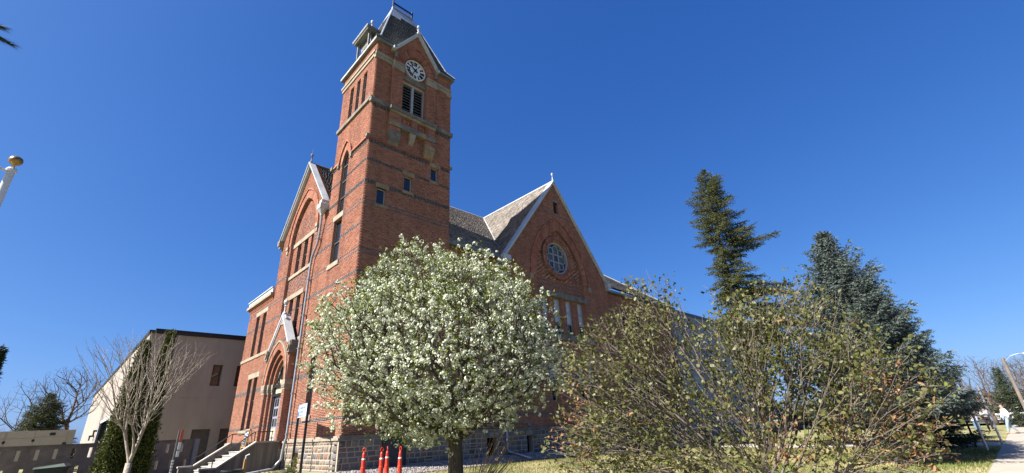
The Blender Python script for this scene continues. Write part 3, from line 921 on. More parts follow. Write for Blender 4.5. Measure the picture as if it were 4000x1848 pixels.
# valley and ridge flashings
mb = MB(); mb.tube([(8.12, 0.12, 10.26), (HC, RY, RZR + 0.02)], 0.045, 5); mb.tube([(17.2, 0.12, 10.26), (HC, RY, RZR + 0.02)], 0.045, 5)
mb.tube([(3.6, RY, RZR + 0.03), (HC, RY, RZR + 0.03)], 0.05, 5)
mb.tube([(HC, -0.1, HA + 0.04), (HC, RY, RZR + 0.04)], 0.06, 5); mb.tube([(20.3, RY, 15.43), (26.9, 0.5, 10.2)], 0.05, 5)
mb.tube([(15, RY, 15.43), (20.3, RY, 15.43)], 0.05, 5)
mk('flashing', mb, 'trim', bld)
# entrance pavilion roof behind its gable
shingles('shakes', bld, (0.1, 3.74, 12.2), (3.6, 3.74, 12.2), (3.6, GC, 16.12), (0.1, GC, 16.12), 0.15, 0.14, 0.026, 'slate')
shingles('shakes', bld, (0.1, 10.35, 12.2), (3.6, 10.35, 12.2), (3.6, GC, 16.12), (0.1, GC, 16.12), 0.15, 0.14, 0.026, 'slate')
mb = MB(); mb.tube([(0, GC, 16.17), (3.7, GC, 16.17)], 0.06, 5); mk('flashing', mb, 'trim_g', bld)

def coping(fr, c, h0, z0, za, o0, o1, th, mt='trim', kn=True, skip=0):
    """pale sloping boards over a gable, one part each side"""
    for s_ in (-1, 1):
        if s_ == skip: continue
        a, b = np.array((c + s_ * h0, z0)), np.array((c, za))
        d = (b - a) / np.linalg.norm(b - a); nrm = np.array((-d[1], d[0])) * (1 if s_ == 1 else -1)
        if nrm[1] < 0: nrm = -nrm
        pts = [tuple(a - d * 0.12), tuple(b), tuple(b + np.array((0, th / abs(d[0] + 1e-9) * abs(d[0]) * 1.7))), tuple(a - d * 0.12 + nrm * th)]
        mb = MB(); mb.prism(fr, pts, o0, o1)
        # moulded underside board, a little further back
        p2 = [tuple(a - nrm * 0.09), tuple(b - np.array((0, 0.16))), tuple(b), tuple(a)]
        mb.prism(fr, p2, o0 * 0.5, o1 - 0.07)
        mk('gable_coping', mb, mt, bld)
coping(R, HC, HH + 0.03, HE - 0.05, HA, -0.28, 0.14, 0.05)
coping(L, GC, GH - 0.1, 12.28, 16.15, -0.10, 0.24, 0.05)
def finial(p, h, mt='trim', parent=None, nm='finial'):
    mb = MB()
    mb.lathe(p, [(0.11 * h, 0), (0.12 * h, .08 * h), (0.07 * h, .14 * h), (0.045 * h, .35 * h), (0.05 * h, .52 * h), (0.11 * h, .58 * h), (0.05 * h, .64 * h), (0.10 * h, .72 * h), (0.125 * h, .82 * h), (0.09 * h, .93 * h), (0.01 * h, 1.0 * h)], 12)
    return mk(nm, mb, mt, parent or bld, smooth=False)
finial((HC, -0.05, HA + 0.05), 0.62)
finial((-0.12, GC, 16.2), 0.62, 'trim_g')
mb = MB()
mb.tube([(HC, -0.05, HA + .65), (HC, -0.05, HA + 1.0)], 0.008, 4); mb.tube([(-0.12, GC, 16.8), (-0.12, GC, 17.15)], 0.008, 4)
mk('lightning_rod', mb, 'iron', bld)
# kneelers at the gable feet
def kneeler(fr, c, z, w=0.26, h=0.3, o=0.26, mt='trim'):
    mb = MB(); mb.fbox(fr, c - w, c + w, z - h * 0.5, z + h * 0.5, -0.1, o); mb.fbox(fr, c - w * .75, c + w * .75, z - h, z - h * 0.5, -0.1, o * 0.7)
    mb.prism(fr, cpts(c, z, h * 0.3, 14), o, o + 0.025, 0)
    mk('kneeler', mb, mt, bld)
kneeler(R, HC - HH + 0.05, 10.05); kneeler(R, HC + HH - 0.02, 10.05, w=0.18)
kneeler(L, 10.22, 12.2, w=0.15, mt='stone')
# ------------------------------------------------------------------ tower details
for i, (a, b, c, d) in enumerate(tw_w):
    window(bld, R, a, b, c, d, depth=0.10, fm='frame_l', rails=(), fw=0.05)
mb = MB()
for (a, b, c, d) in tw_w:
    mb.fbox(R, a - 0.10, b + 0.12, d, d + 0.22, -0.12, 0.035); mb.fbox(R, a - 0.07, b + 0.07, c - 0.15, c, -0.12, 0.04)
mk('lintel', mb, 'stone_y', bld)
for (a, b, c, d) in tl_w: window(bld, L, a, b, c, d, depth=0.08, rails=(0.5,), fw=0.035)
window(bld, L, 1.95, 2.69, 11.15, 14.6, depth=0.10, rails=(0.26, 0.52, 0.77), fw=0.05)
window(bld, L, 1.97, 2.83, 8.75, 10.9, depth=0.11, rails=(0.48,), fw=0.05)
window(bld, L, 2.98, 3.62, 2.52, 4.85, depth=0.11, rails=(0.5,), fw=0.045)
mb = MB(); mb.fbox(L, 1.85, 2.95, 10.9, 11.16, -0.2, 0.03); mb.fbox(L, 1.82, 2.98, 8.54, 8.75, -0.2, 0.05)
mb.fbox(L, 2.86, 3.74, 2.33, 2.52, -0.2, 0.05); mb.fbox(L, 2.90, 3.70, 4.85, 5.05, -0.2, 0.02)
mk('sill', mb, 'stone', bld)
# brick arch and hood over the lancet
arch_ring(bld, L, 2.32, 0.37, 13.95, 0.68, 0.22, -0.2, 0.02, step=0.06)
inn, outp = arch_steps(2.32, 0.62, 14.0, 1.12, 0.055, 16)
mb = MB(); mb.strip(L, inn, outp, 0.0, 0.09)
mb.fbox(L, 0.0, 1.66, 14.10, 14.18, 0.0, 0.09); mb.fbox(L, 2.98, 3.75, 14.10, 14.18, 0.0, 0.09)
mb.fbox(R, -0.089, 3.27, 14.10, 14.17, 0.0, 0.06); mb.fbox(R, 3.9, 4.56, 14.10, 14.17, 0.0, 0.06)
mk('drip_mould', mb, 'brick', bld)
mb = MB()
for c in (1.62, 3.02): mb.fbox(L, c - 0.07, c + 0.07, 13.86, 14.10, 0.0, 0.10)
mb.fbox(L, 3.62, 3.86, 14.08, 14.26, 0.0, 0.14); mb.fbox(R, 4.42, 4.60, 14.12, 14.26, 0.0, 0.08); mb.fbox(L, -0.08, 0.09, 14.12, 14.26, 0.0, 0.13)
mk('stone_stop', mb, 'stone_g', bld)
# belt course at the belfry foot
mb = MB(); mb.fbox(L, 0.0, 3.78, 16.30, 16.49, -0.1, 0.10); mb.fbox(R, -0.10, 0.86, 16.14, 16.36, -0.1, 0.10); mb.fbox(R, 3.44, 4.60, 16.14, 16.36, -0.1, 0.10)
mk('belt_course', mb, 'stone_g', bld)
# buff frieze under the eaves
mb = MB()
for i in range(5): mb.fbox(L, 0.002 + i * 0.76, 0.755 + i * 0.756, 19.02, 19.22, -0.1, 0.06)
mb.fbox(L, 0.0, 3.82, 19.22, 19.34, -0.1, 0.11)
for (a, b) in ((-0.06, 0.42), (0.43, 0.90), (3.42, 3.9), (3.91, 4.5)):
    mb.fbox(R, a, b, 18.86, 19.06, -0.1, 0.06)
    mb.fbox(R, a, b, 19.06, 19.24, -0.1, 0.10)
mb.fbox(R, 4.2, 4.56, 18.72, 18.86, -0.1, 0.06)
mk('frieze', mb, 'stone', bld)
# bell-stage bay on the shaded face
PC = 2.15
bay_out = lambda z: [(0.90, 1.45), (2.85, 3.40)] if 14.82 <= z < 15.15 or 16.2 <= z < 18.6 else ([(0.90, 3.40)] if 15.42 <= z < 15.9 else (
    [(max(0.95, PC - (21.62 - z) / 1.42), min(3.35, PC + (21.62 - z) / 1.42))] if 19.05 <= z < 21.5 else []))
brick_wall(bld, R, 14.82, 21.54, bay_out, [arch(PC, 0.70, 18.0, 19.1, 0.92), rect(1.45, 2.07, 15.45, 15.89), rect(2.32, 2.93, 15.45, 15.89)], out=0.2, thick=0.2)
arch_ring(bld, R, PC, 0.70, 19.1, 0.92, 0.36, 0.0, 0.225, step=0.055)
inn, outp = arch_steps(PC, 1.08, 19.1, 1.42, 0.05, 22); mb = MB(); mb.strip(R, inn, outp, 0.2, 0.25); mk('hood_mould', mb, 'brick', bld)
mb = MB(); mb.prism(R, [(PC - 0.9, 20.0), (PC + 0.9, 20.0), (PC, 21.4)], -0.3, -0.02); mk('gable_back', mb, 'brick', bld)
mb = MB()
for a, b in ((0.86, 1.48), (2.81, 3.44)):
    mb.fbox(R, a, b, 18.60, 19.05, 0.0, 0.24)
    mb.fbox(R, a - 0.02, b + 0.02, 18.97, 19.06, 0.0, 0.27)
mk('pier_cap', mb, 'stone', bld)
mb = MB()
for a, b in ((0.88, 1.02), (3.28, 3.42)): mb.fbox(R, a, b, 19.3, 19.62, 0.2, 0.29)
mk('stone_stop', mb, 'stone_g', bld)
mb = MB(); mb.fbox(R, 0.84, 3.46, 16.05, 16.22, -0.25, 0.31); mk('belfry_sill', mb, 'stone_g', bld)
for i, (a, b) in enumerate(((0.88, 1.30), (1.305, 1.75), (1.755, 2.1), (2.105, 2.5), (2.505, 2.95), (2.955, 3.42))):
    mb = MB(); mb.fbox(R, a, b, 15.9, 16.05, 0.0, 0.235); mk('band_stone', mb, 'stone' if i % 2 else 'stone_y', bld)
for (a, b, m_) in ((0.88, 1.40, 'stone_y'), (1.405, 1.95, 'stone_g'), (1.955, 2.6, 'stone_g'), (2.605, 2.9, 'stone_y'), (2.905, 3.42, 'stone_g')):
    mb = MB(); mb.fbox(R, a, b, 15.15, 15.42, 0.0, 0.245); mk('band_stone', mb, m_, bld)
for (a, b, m_) in ((0.88, 1.47, 'stone_g'), (2.83, 3.42, 'stone_y')):
    mb = MB(); mb.fbox(R, a, b, 14.6, 14.82, 0.0, 0.235)
    mb.add([R(a + .02, 14.6, 0.22), R(b - .02, 14.6, 0.22), R(b - .02, 14.6, 0.0), R(a + .02, 14.6, 0.0), R(a + .04, 14.35, 0.16), R(b - .04, 14.35, 0.16), R(b - .04, 14.1, 0.0), R(a + .04, 14.1, 0.0)],
           [(0, 1, 2, 3), (7, 6, 5, 4), (0, 4, 5, 1), (1, 5, 6, 2), (2, 6, 7, 3), (3, 7, 4, 0)])
    mk('corbel', mb, m_, bld)
mb = MB()
a, b = 1.96, 2.32
mb.add([R(a, 15.15, 0.20), R(b, 15.15, 0.20), R(b, 15.15, 0.0), R(a, 15.15, 0.0), R(a + .04, 14.78, 0.14), R(b - .04, 14.78, 0.14), R(b - .06, 14.55, 0.0), R(a + .06, 14.55, 0.0)],
       [(0, 1, 2, 3), (7, 6, 5, 4), (0, 4, 5, 1), (1, 5, 6, 2), (2, 6, 7, 3), (3, 7, 4, 0)])
mk('corbel', mb, 'stone', bld)
# carved terracotta squares
for (a, b) in ((1.47, 2.05), (2.34, 2.91)):
    z0, z1 = 15.46, 15.88
    mb = MB(); mb.fbox(R, a, b, z0, z1, 0.02, 0.13)
    mb.strip(R, [(a + .05, z0 + .04), (b - .05, z0 + .04), (b - .05, z1 - .04), (a + .05, z1 - .04)], [(a, z0), (b, z0), (b, z1), (a, z1)], 0.1, 0.19, 0, closed=True)
    for i in range(9): mb.fbox(R, a + .08 + i * .05, a + .105 + i * .05, z1 - .14, z1 - .06, 0.12, 0.17)
    c = (a + b) / 2
    mb.strip(R, [(c - .08, z0 + .14), (c + .08, z0 + .14), (c + .08, z0 + .22), (c - .08, z0 + .22)], [(c - .16, z0 + .08), (c + .16, z0 + .08), (c + .16, z0 + .27), (c - .16, z0 + .27)], 0.12, 0.175, 0, closed=True)
    mk('terracotta_panel', mb, 'brick', bld)
# belfry louvre
mb = MB(); mb.fbox(R, 1.42, 2.88, 18.36, 18.62, -0.12, 0.06); mk('lintel', mb, 'stone_g', bld)
mb = MB(); mb.fbox(R, 1.51, 2.81, 16.25, 18.34, -0.5, -0.44); lv = mk('belfry_louver', mb, 'void', bld)
mb = MB()
for (a, b) in ((1.50, 1.56), (2.09, 2.22), (2.76, 2.82)): mb.fbox(R, a, b, 16.22, 18.30, -0.2, -0.06)
mb.fbox(R, 1.56, 2.76, 18.22, 18.34, -0.2, -0.07); mk('louver_frame', mb, 'frame_l', lv)
for k in range(11):
    for (a, b) in ((1.56, 2.09), (2.22, 2.76)):
        z = 16.32 + k * 0.175; mb = MB()
        mb.add([R(a, z + 0.10, -0.30), R(b, z + 0.10, -0.30), R(b, z, -0.12), R(a, z, -0.12), R(a, z + 0.125, -0.30), R(b, z + 0.125, -0.30), R(b, z + 0.028, -0.12), R(a, z + 0.028, -0.12)],
               [(0, 1, 2, 3), (7, 6, 5, 4), (0, 4, 5, 1), (1, 5, 6, 2), (2, 6, 7, 3), (3, 7, 4, 0)])
        mk('slat', mb, 'trim_g', lv)
# ---- clock
CX, CZ, CR = 2.17, 19.26, 0.60
mb = MB(); mb.strip(R, cpts(CX, CZ, CR - 0.045, 48), cpts(CX, CZ, CR + 0.01, 48), 0.0, 0.10, 0, closed=True)
clock = mk('tower_clock', mb, 'white', bld, label='round white tower clock with black roman numerals')
mb = MB(); mb.prism(R, cpts(CX, CZ, CR - 0.045, 48), 0.01, 0.055); mk('dial', mb, 'white', clock)
mb = MB()
for i in range(60):
    a = 2 * math.pi * i / 60; r0, r1, w = CR - 0.075, CR - 0.05, (0.011 if i % 5 == 0 else 0.006)
    ca, sa = math.sin(a), math.cos(a)
    mb.prism(R, [(CX + r0 * ca - w * sa, CZ + r0 * sa + w * ca), (CX + r0 * ca + w * sa, CZ + r0 * sa - w * ca), (CX + r1 * ca + w * sa, CZ + r1 * sa - w * ca), (CX + r1 * ca - w * sa, CZ + r1 * sa + w * ca)], 0.05, 0.062)
mk('minute_ring', mb, 'black', clock)
NUM = ['XII', 'I', 'II', 'III', 'IIII', 'V', 'VI', 'VII', 'VIII', 'IX', 'X', 'XI']
WD = {'I': 0.055, 'V': 0.115, 'X': 0.115}
for h, txt in enumerate(NUM):
    a = 2 * math.pi * h / 12
    r0, r1 = 0.31, CR - 0.075
    mb = MB(); tot = sum(WD[c] for c in txt); x = -tot / 2
    def P(xx, rr):
        k = rr / r1
        xx = xx * (0.72 + 0.28 * (rr - r0) / (r1 - r0))
        return (CX + rr * math.sin(a) + xx * math.cos(a), CZ + rr * math.cos(a) - xx * math.sin(a))
    def stroke(xa, ra, xb, rb, w):
        mb.prism(R, [P(xa - w, ra), P(xa + w, ra), P(xb + w, rb), P(xb - w, rb)], 0.05, 0.066)
    for c in txt:
        w = WD[c]; cx = x + w / 2
        if c == 'I': stroke(cx, r0, cx, r1, 0.023)
        if c == 'V': stroke(cx, r0, cx - w * .33, r1, 0.032); stroke(cx, r0, cx + w * .33, r1, 0.016)
        if c == 'X': stroke(cx + w * .33, r0, cx - w * .33, r1, 0.032); stroke(cx - w * .33, r0, cx + w * .33, r1, 0.016)
        x += w
    stroke(0, r1 - 0.008, 0, r1 + 0.006, tot / 2 / 1.0); stroke(0, r0 - 0.004, 0, r0 + 0.008, tot / 2)
    mk('numeral', mb, 'black', clock)
def hand(ang, ln, tail, w, o):
    mb = MB(); s_, c_ = math.sin(ang), math.cos(ang)
    def Q(x, r): return (CX + r * s_ + x * c_, CZ + r * c_ - x * s_)
    mb.prism(R, [Q(-w, -tail), Q(w, -tail), Q(w * 1.2, 0), Q(w * 0.9, ln * 0.75), Q(0, ln), Q(-w * 0.9, ln * 0.75), Q(-w * 1.2, 0)], o, o + 0.012)
    mb.prism(R, [Q(-w * 2, -tail), Q(w * 2, -tail), Q(w * 2, -tail + .05), Q(-w * 2, -tail + .05)], o, o + 0.014)
    mb.prism(R, cpts(CX, CZ, 0.055, 16), 0.06, 0.12)
    mk('hand', mb, 'black', clock)
hand(math.radians(305), 0.36, 0.15, 0.028, 0.09)
hand(math.radians(207), 0.44, 0.16, 0.018, 0.105)

# ---- tower cornice and roof
mb = MB()
mb.box(-0.15, 0.95 - 0.0, -0.15, 0.05, 19.93, 20.10); mb.box(3.36, 4.66, -0.15, 0.05, 19.93, 20.10)
mb.box(-0.15, 0.05, 0.052, 3.95, 19.93, 20.10); mb.box(4.45, 4.66, 0.052, 3.95, 19.93, 20.10); mb.box(0.052, 4.448, 3.6, 3.95, 19.93, 20.10)
mk('eave_cornice', mb, 'trim_g', bld)
mb = MB(); mb.box(-0.165, -0.145, -0.16, 3.96, 19.96, 20.08); mk('eave_flashing', mb, 'trim', bld)
ex0, ex1, ey0, ey1 = -0.17, 4.68, -0.17, 3.97
ix0, ix1, iy0, iy1 = 0.22, 4.28, 0.18, 3.6
tx0, tx1, ty, tz = 1.60, 2.90, 1.90, 25.2
q = lambda x, y, z: (x, y, z)
for (a, b, c, d) in (((ex0, ey0, 20.11), (ex1, ey0, 20.11), (ix1, iy0, 20.62), (ix0, iy0, 20.62)),
                     ((ex0, ey1, 20.11), (ex0, ey0, 20.11), (ix0, iy0, 20.62), (ix0, iy1, 20.62)),
                     ((ex1, ey0, 20.11), (ex1, ey1, 20.11), (ix1, iy1, 20.62), (ix1, iy0, 20.62)),
                     ((ix0, iy0, 20.62), (ix1, iy0, 20.62), (tx1, ty - .03, tz), (tx0, ty - .03, tz)),
                     ((ix0, iy1, 20.62), (ix0, iy0, 20.62), (tx0, ty - .03, tz), (tx0, ty + .03, tz)),
                     ((ix1, iy0, 20.62), (ix1, iy1, 20.62), (tx1, ty + .03, tz), (tx1, ty - .03, tz)),
                     ((ix1, iy1, 20.62), (ix0, iy1, 20.62), (tx0, ty + .03, tz), (tx1, ty + .03, tz))):
    shingles('slates', bld, a, b, c, d, 0.12, 0.15, 0.014, 'slate', ragged=0.004)
# hip flashings
mb = MB()
for a, b in (((ix0, iy0), (tx0, ty)), ((ix1, iy0), (tx1, ty)), ((ix0, iy1), (tx0, ty)), ((ix1, iy1), (tx1, ty))):
    mb.tube([(a[0], a[1], 20.62), (b[0], b[1], tz)], 0.05, 6)
mb.tube([(ex0, ey0, 20.13), (ix0, iy0, 20.63)], 0.03, 5); mb.tube([(ex1, ey0, 20.13), (ix1, iy0, 20.63)], 0.03, 5)
mk('hip_flashing', mb, 'roofcap', bld)
# stepped metal cap, one sheet on each slope
def onface(x, z, off=0.045):      # shaded slope
    y = iy0 + (ty - iy0) * (z - 20.62) / (tz - 20.62)
    return np.array((x, y - off, z + off * 0.35))
def xl(z): return ix0 + (tx0 - ix0) * (z - 20.62) / (tz - 20.62)
def xr(z): return ix1 + (tx1 - ix1) * (z - 20.62) / (tz - 20.62)
poly = [(tx0, tz), (tx1, tz), (xr(23.75) , 23.75), (xr(23.75) - .22, 23.75), (xr(24.05) - .26, 24.35), (1.98, 24.35), (1.90, 23.98), (xl(23.98), 23.98)]
mb = MB(); P1 = [onface(x, z) for x, z in poly]; P0 = [onface(x, z, 0.02) for x, z in poly]; n = len(poly)
mb.add(P1 + P0, [tuple(range(n)), tuple(range(2 * n - 1, n - 1, -1))] + [(i, i + n, (i + 1) % n + n, (i + 1) % n) for i in range(n)])
mk('roof_cap', mb, 'roofcap', bld)
def onface2(y, z, off=0.045):
    x = ix0 + (tx0 - ix0) * (z - 20.62) / (tz - 20.62)
    return np.array((x - off, y, z + off * 0.3))
yl = lambda z: iy0 + (ty - iy0) * (z - 20.62) / (tz - 20.62)
yr = lambda z: iy1 + (ty - iy1) * (z - 20.62) / (tz - 20.62)
poly = [(ty, tz), (yl(24.0), 24.0), (yr(24.0), 24.0)]
mb = MB(); P1 = [onface2(x, z) for x, z in poly]; P0 = [onface2(x, z, 0.02) for x, z in poly]; n = 3
mb.add(P1 + P0, [(0, 1, 2), (5, 4, 3)] + [(i, i + n, (i + 1) % n + n, (i + 1) % n) for i in range(n)])
mk('roof_cap', mb, 'roofcap', bld)
mb = MB(); mb.box(tx0 - .06, tx1 + .06, ty - .09, ty + .09, tz - .02, tz + .06); mk('ridge_cap', mb, 'roofcap', bld)
# crest railing
mb = MB(); rail = None
mb.box(tx0 - .03, tx1 + .03, ty - .03, ty + .03, tz + .42, tz + .50)
rail = mk('crest_railing', mb, 'navy', bld)
for x in (tx0, tx1):
    mb = MB(); mb.box(x - .035, x + .035, ty - .035, ty + .035, tz + .06, tz + .68); mk('post', mb, 'navy', rail)
for i in range(11):
    mb = MB(); x = tx0 + (tx1 - tx0) * (i + 1) / 12; mb.box(x - .008, x + .008, ty - .008, ty + .008, tz + .06, tz + .42); mk('baluster', mb, 'navy', rail)
# small gable copings of the clock bay
for s_ in (-1, 1):
    a, b = np.array((PC + s_ * 1.26, 19.86)), np.array((PC, 21.66))
    d = (b - a) / np.linalg.norm(b - a); nn = np.array((-d[1], d[0])); nn = nn if nn[1] > 0 else -nn
    mb = MB()
    mb.prism(R, [tuple(a), tuple(b), tuple(b + np.array((0, .14))), tuple(a + nn * .09)], -0.35, 0.33)
    mb.prism(R, [tuple(a - nn * .07), tuple(b - np.array((0, .14))), tuple(b), tuple(a)], 0.0, 0.27)
    mk('gable_coping', mb, 'trim', bld)
    mb = MB(); mb.fbox(R, a[0] - 0.13 if s_ < 0 else a[0] - .05, a[0] + 0.05 if s_ < 0 else a[0] + .13, 19.78, 19.95, 0.0, 0.33); mk('kneeler', mb, 'trim', bld)
finial((PC, -0.22, 21.75), 0.62)
# slated back of the small gable
shingles('slates', bld, (PC - 1.25, -0.1, 19.95), (PC - 0.2, 0.9, 20.2), (PC, 0.62, 21.7), (PC, -0.1, 21.7), 0.12, 0.15, 0.014, 'slate', 0.004)
shingles('slates', bld, (PC + 1.25, -0.1, 19.95), (PC + 0.2, 0.9, 20.2), (PC, 0.62, 21.7), (PC, -0.1, 21.7), 0.12, 0.15, 0.014, 'slate', 0.004)

# ---- open turret dormer on the sunlit slope
d0, d1 = 0.98, 2.34
mb = MB(); mb.box(0.16, 1.0, d0 + .06, d1 - .06, 20.11, 21.4); dorm = mk('roof_turret', mb, 'frame', bld, label='small bracketed roof turret with finial')
for y in (d0 + .05, d1 - .05):
    mb = MB(); mb.box(-0.08, 0.02, y - .05, y + .05, 20.11, 21.25); mk('post', mb, 'trim_g', dorm)
    mb = MB()
    for dx, dy in ((0, 1), (0, -1), (-1, 0)):
        mb.tube([(-0.03, y, 21.1), (-0.03 + dx * .05, y + dy * .05, 21.3), (-0.03 + dx * .2, y + dy * .12, 21.38)], 0.03, 5)
    mk('bracket', mb, 'trim_g', dorm)
mb = MB()
for i in range(6): mb.box(0.10, 0.13, d0 + .14 + i * .2, d0 + .17 + i * .2, 20.2, 21.3)
for i in range(8): mb.box(0.09, 0.12, d0 + .12, d1 - .12, 20.25 + i * .13, 20.28 + i * .13)
mk('lattice', mb, 'trim', dorm)
mb = MB(); mb.box(-0.22, 1.1, d0 - .12, d1 + .12, 21.40, 21.5); mb.box(-0.28, 1.1, d0 - .18, d1 + .18, 21.5, 21.62)
mk('eave', mb, 'trim_g', dorm)
mb = MB(); mb.box(-0.295, -0.278, d0 - .2, d1 + .2, 21.57, 21.62); mb.box(-0.235, -0.218, d0 - .13, d1 + .13, 21.45, 21.49); mk('eave_edge', mb, 'trim', dorm)
dm = (d0 + d1) / 2
mb = MB()
mb.add([(-.28, d0 - .18, 21.625), (-.28, d1 + .18, 21.625), (1.3, d1 + .18, 21.625), (1.3, d0 - .18, 21.625), (0.35, dm, 22.3), (1.3, dm, 22.3)],
       [(0, 1, 4), (0, 4, 5, 3), (1, 2, 5, 4), (3, 2, 1, 0), (2, 3, 5)])
mk('hip_roof', mb, 'slate', dorm)
mb = MB()
mb.add([(0.05, dm, 22.1), (0.35, dm - .28, 22.1), (1.2, dm - .28, 22.1), (1.2, dm + .28, 22.1), (0.35, dm + .28, 22.1), (0.35, dm, 22.4), (1.2, dm, 22.4)],
       [(0, 1, 5), (1, 2, 6, 5), (3, 4, 5, 6), (4, 0, 5), (0, 4, 3, 2, 1)])
mk('ridge_cap', mb, 'roofcap', dorm)
finial((0.33, dm, 22.32), 0.72, 'trim', dorm)

# ------------------------------------------------------------------ entrance porch
QC = 7.02
brick_out = lambda z: [(5.45, 8.62)] if z < 5.5 else [(max(5.45, QC - (7.22 - z) / 1.22), min(8.62, QC + (7.22 - z) / 1.22))]
brick_wall(bld, L, 1.65, 7.2, brick_out, [arch(QC, 1.22, 1.2, 4.15, 1.52)], out=0.3, thick=0.3, style=style_tower)
brick_wall(bld, L, 1.32, 5.6, lambda z: [(5.7, 8.35)], [arch(QC, 1.03, 1.2, 4.15, 1.28)], out=0.17, thick=0.14, style=style_tower)
brick_wall(bld, L, 1.32, 5.4, lambda z: [(5.85, 8.2)], [arch(QC, 0.84, 1.2, 4.15, 1.06)], out=0.04, thick=0.14, style=style_tower)
arch_ring(bld, L, QC, 1.22, 4.15, 1.52, 0.26, 0.2, 0.325, step=0.06)
arch_ring(bld, L, QC, 1.03, 4.15, 1.28, 0.12, 0.1, 0.19, step=0.06)
arch_ring(bld, L, QC, 0.84, 4.15, 1.06, 0.12, -0.05, 0.06, step=0.06)
inn, outp = arch_steps(QC, 1.50, 4.15, 1.87, 0.06, 22); mb = MB(); mb.strip(L, inn, outp, 0.3, 0.36); mk('hood_mould', mb, 'stone', bld)
for s_ in (-1, 1):
    mb = MB()
    for k, (w, o) in enumerate(((1.22, 0.36), (1.03, 0.23), (0.84, 0.10))):
        u0, u1 = (QC + s_ * (w - .05)), (QC + s_ * (w + .42 - .1 * k))
        mb.fbox(L, min(u0, u1), max(u0, u1), 3.92, 4.15, 0.0, o); mb.fbox(L, min(u0, u1) + .03, max(u0, u1) - .03, 3.72, 3.92, 0.0, o - .035)
        for q_ in range(3):
            cc = min(u0, u1) + .08 + q_ * .13
            mb.prism(L, cpts(cc, 3.86, .05, 12), o - .05, o + .0)
    mk('carved_capital', mb, 'stone', bld)
    # kneelers with round bosses
    u = QC + s_ * 1.52
    mb = MB(); mb.fbox(L, u - .17, u + .17, 5.30, 5.82, -0.05, 0.40); mb.fbox(L, u - .22, u + .22, 5.62, 5.86, -0.05, 0.36)
    mk('kneeler', mb, 'stone_g', bld)
    mb = MB(); mb.prism(L, cpts(u, 5.55, .13, 16), 0.4, 0.43); mb.strip(L, cpts(u, 5.55, .10, 16), cpts(u, 5.55, .14, 16), 0.41, 0.45, 0, closed=True); mk('boss', mb, 'stone_y', bld)
    # coping
    a, b = np.array((QC + s_ * 1.36, 5.72)), np.array((QC, 7.28))
    d = (b - a) / np.linalg.norm(b - a); nn = np.array((-d[1], d[0])); nn = nn if nn[1] > 0 else -nn
    mb = MB(); mb.prism(L, [tuple(a - d * .1), tuple(b), tuple(b + np.array((0, .14))), tuple(a - d * .1 + nn * .09)], 0.04, 0.40)
    mb.prism(L, [tuple(a - nn * .05), tuple(b - np.array((0, .14))), tuple(b), tuple(a)], 0.25, 0.36)
    mk('gable_coping', mb, 'trim', bld)
mb = MB(); mb.prism(L, [(QC - .28, 6.86), (QC + .28, 6.86), (QC, 7.22)], 0.30, 0.335); mk('apex_stone', mb, 'stone', bld)
mb = MB(); mb.lathe((-0.30, QC, 7.30), [(.10, 0), (.10, .12), (.05, .2), (.045, .42), (.075, .47), (.04, .52), (.09, .6), (.115, .68), (.09, .77), (.02, .81)], 14)
mb.tube([(-0.30, QC - .3, 7.12), (-0.30, QC - .2, 7.3), (-0.30, QC - .1, 7.28)], .035, 5); mb.tube([(-0.30, QC + .3, 7.12), (-0.30, QC + .2, 7.3), (-0.30, QC + .1, 7.28)], .035, 5)
mk('finial', mb, 'trim', bld)
# door
DX = -0.02
mb = MB()
for (a, b) in ((6.22, 6.34), (7.70, 7.82)): mb.fbox(L, a, b, 1.32, 4.1, DX - .1, DX)
mb.fbox(L, 6.22, 7.82, 3.58, 3.70, DX - .1, DX + .05); mb.fbox(L, 6.22, 7.82, 3.98, 4.12, DX - .1, DX + .06)
dr = mk('entrance_door', mb, 'black', bld, label='double entrance door with cream lower panels')
mb = MB(); mb.fbox(L, 6.34, 7.70, 3.70, 3.98, DX - .1, DX - .03); mk('transom', mb, 'cream', dr)
for (a, b) in ((6.345, 7.015), (7.025, 7.695)):
    mb = MB(); mb.fbox(L, a, b, 1.32, 3.575, DX - .1, DX - .05); mk('leaf', mb, 'doorgrey', dr)
    for k in range(5):
        z = 1.42 + k * .43
        for c in (a + .07, (a + b) / 2 + .03):
            mb = MB(); mb.fbox(L, c, c + .22, z, z + .33, DX - .07, DX - .042); mk('door_panel', mb, 'cream' if k < 2 else 'glass', dr)
mb = MB(); mb.fbox(L, 7.06, 7.09, 2.3, 2.6, DX - .05, DX + .01); mk('handle', mb, 'silver', dr)
ap = arch_pts(QC, 0.86, 4.12, 1.1, 12)
mb = MB(); mb.prism(L, ap, DX - .1, DX - .05); ty_ = mk('tympanum', mb, 'cream', dr)
mb = MB(); mb.strip(L, cpts(QC, 4.62, .27, 24), cpts(QC, 4.62, .33, 24), DX - .06, DX + .02, 0, closed=True)
for s_ in (-1, 1): mb.strip(L, [(QC + s_ * .36, 4.22), (QC + s_ * .62, 4.22), (QC + s_ * .46, 4.5)], [(QC + s_ * .32, 4.17), (QC + s_ * .70, 4.17), (QC + s_ * .46, 4.6)], DX - .06, DX, 0, closed=True)
mk('tracery', mb, 'black', dr)
mb = MB(); mb.prism(L, cpts(QC, 4.62, .27, 24), DX - .06, DX - .03); mk('round_pane', mb, 'glass', dr)

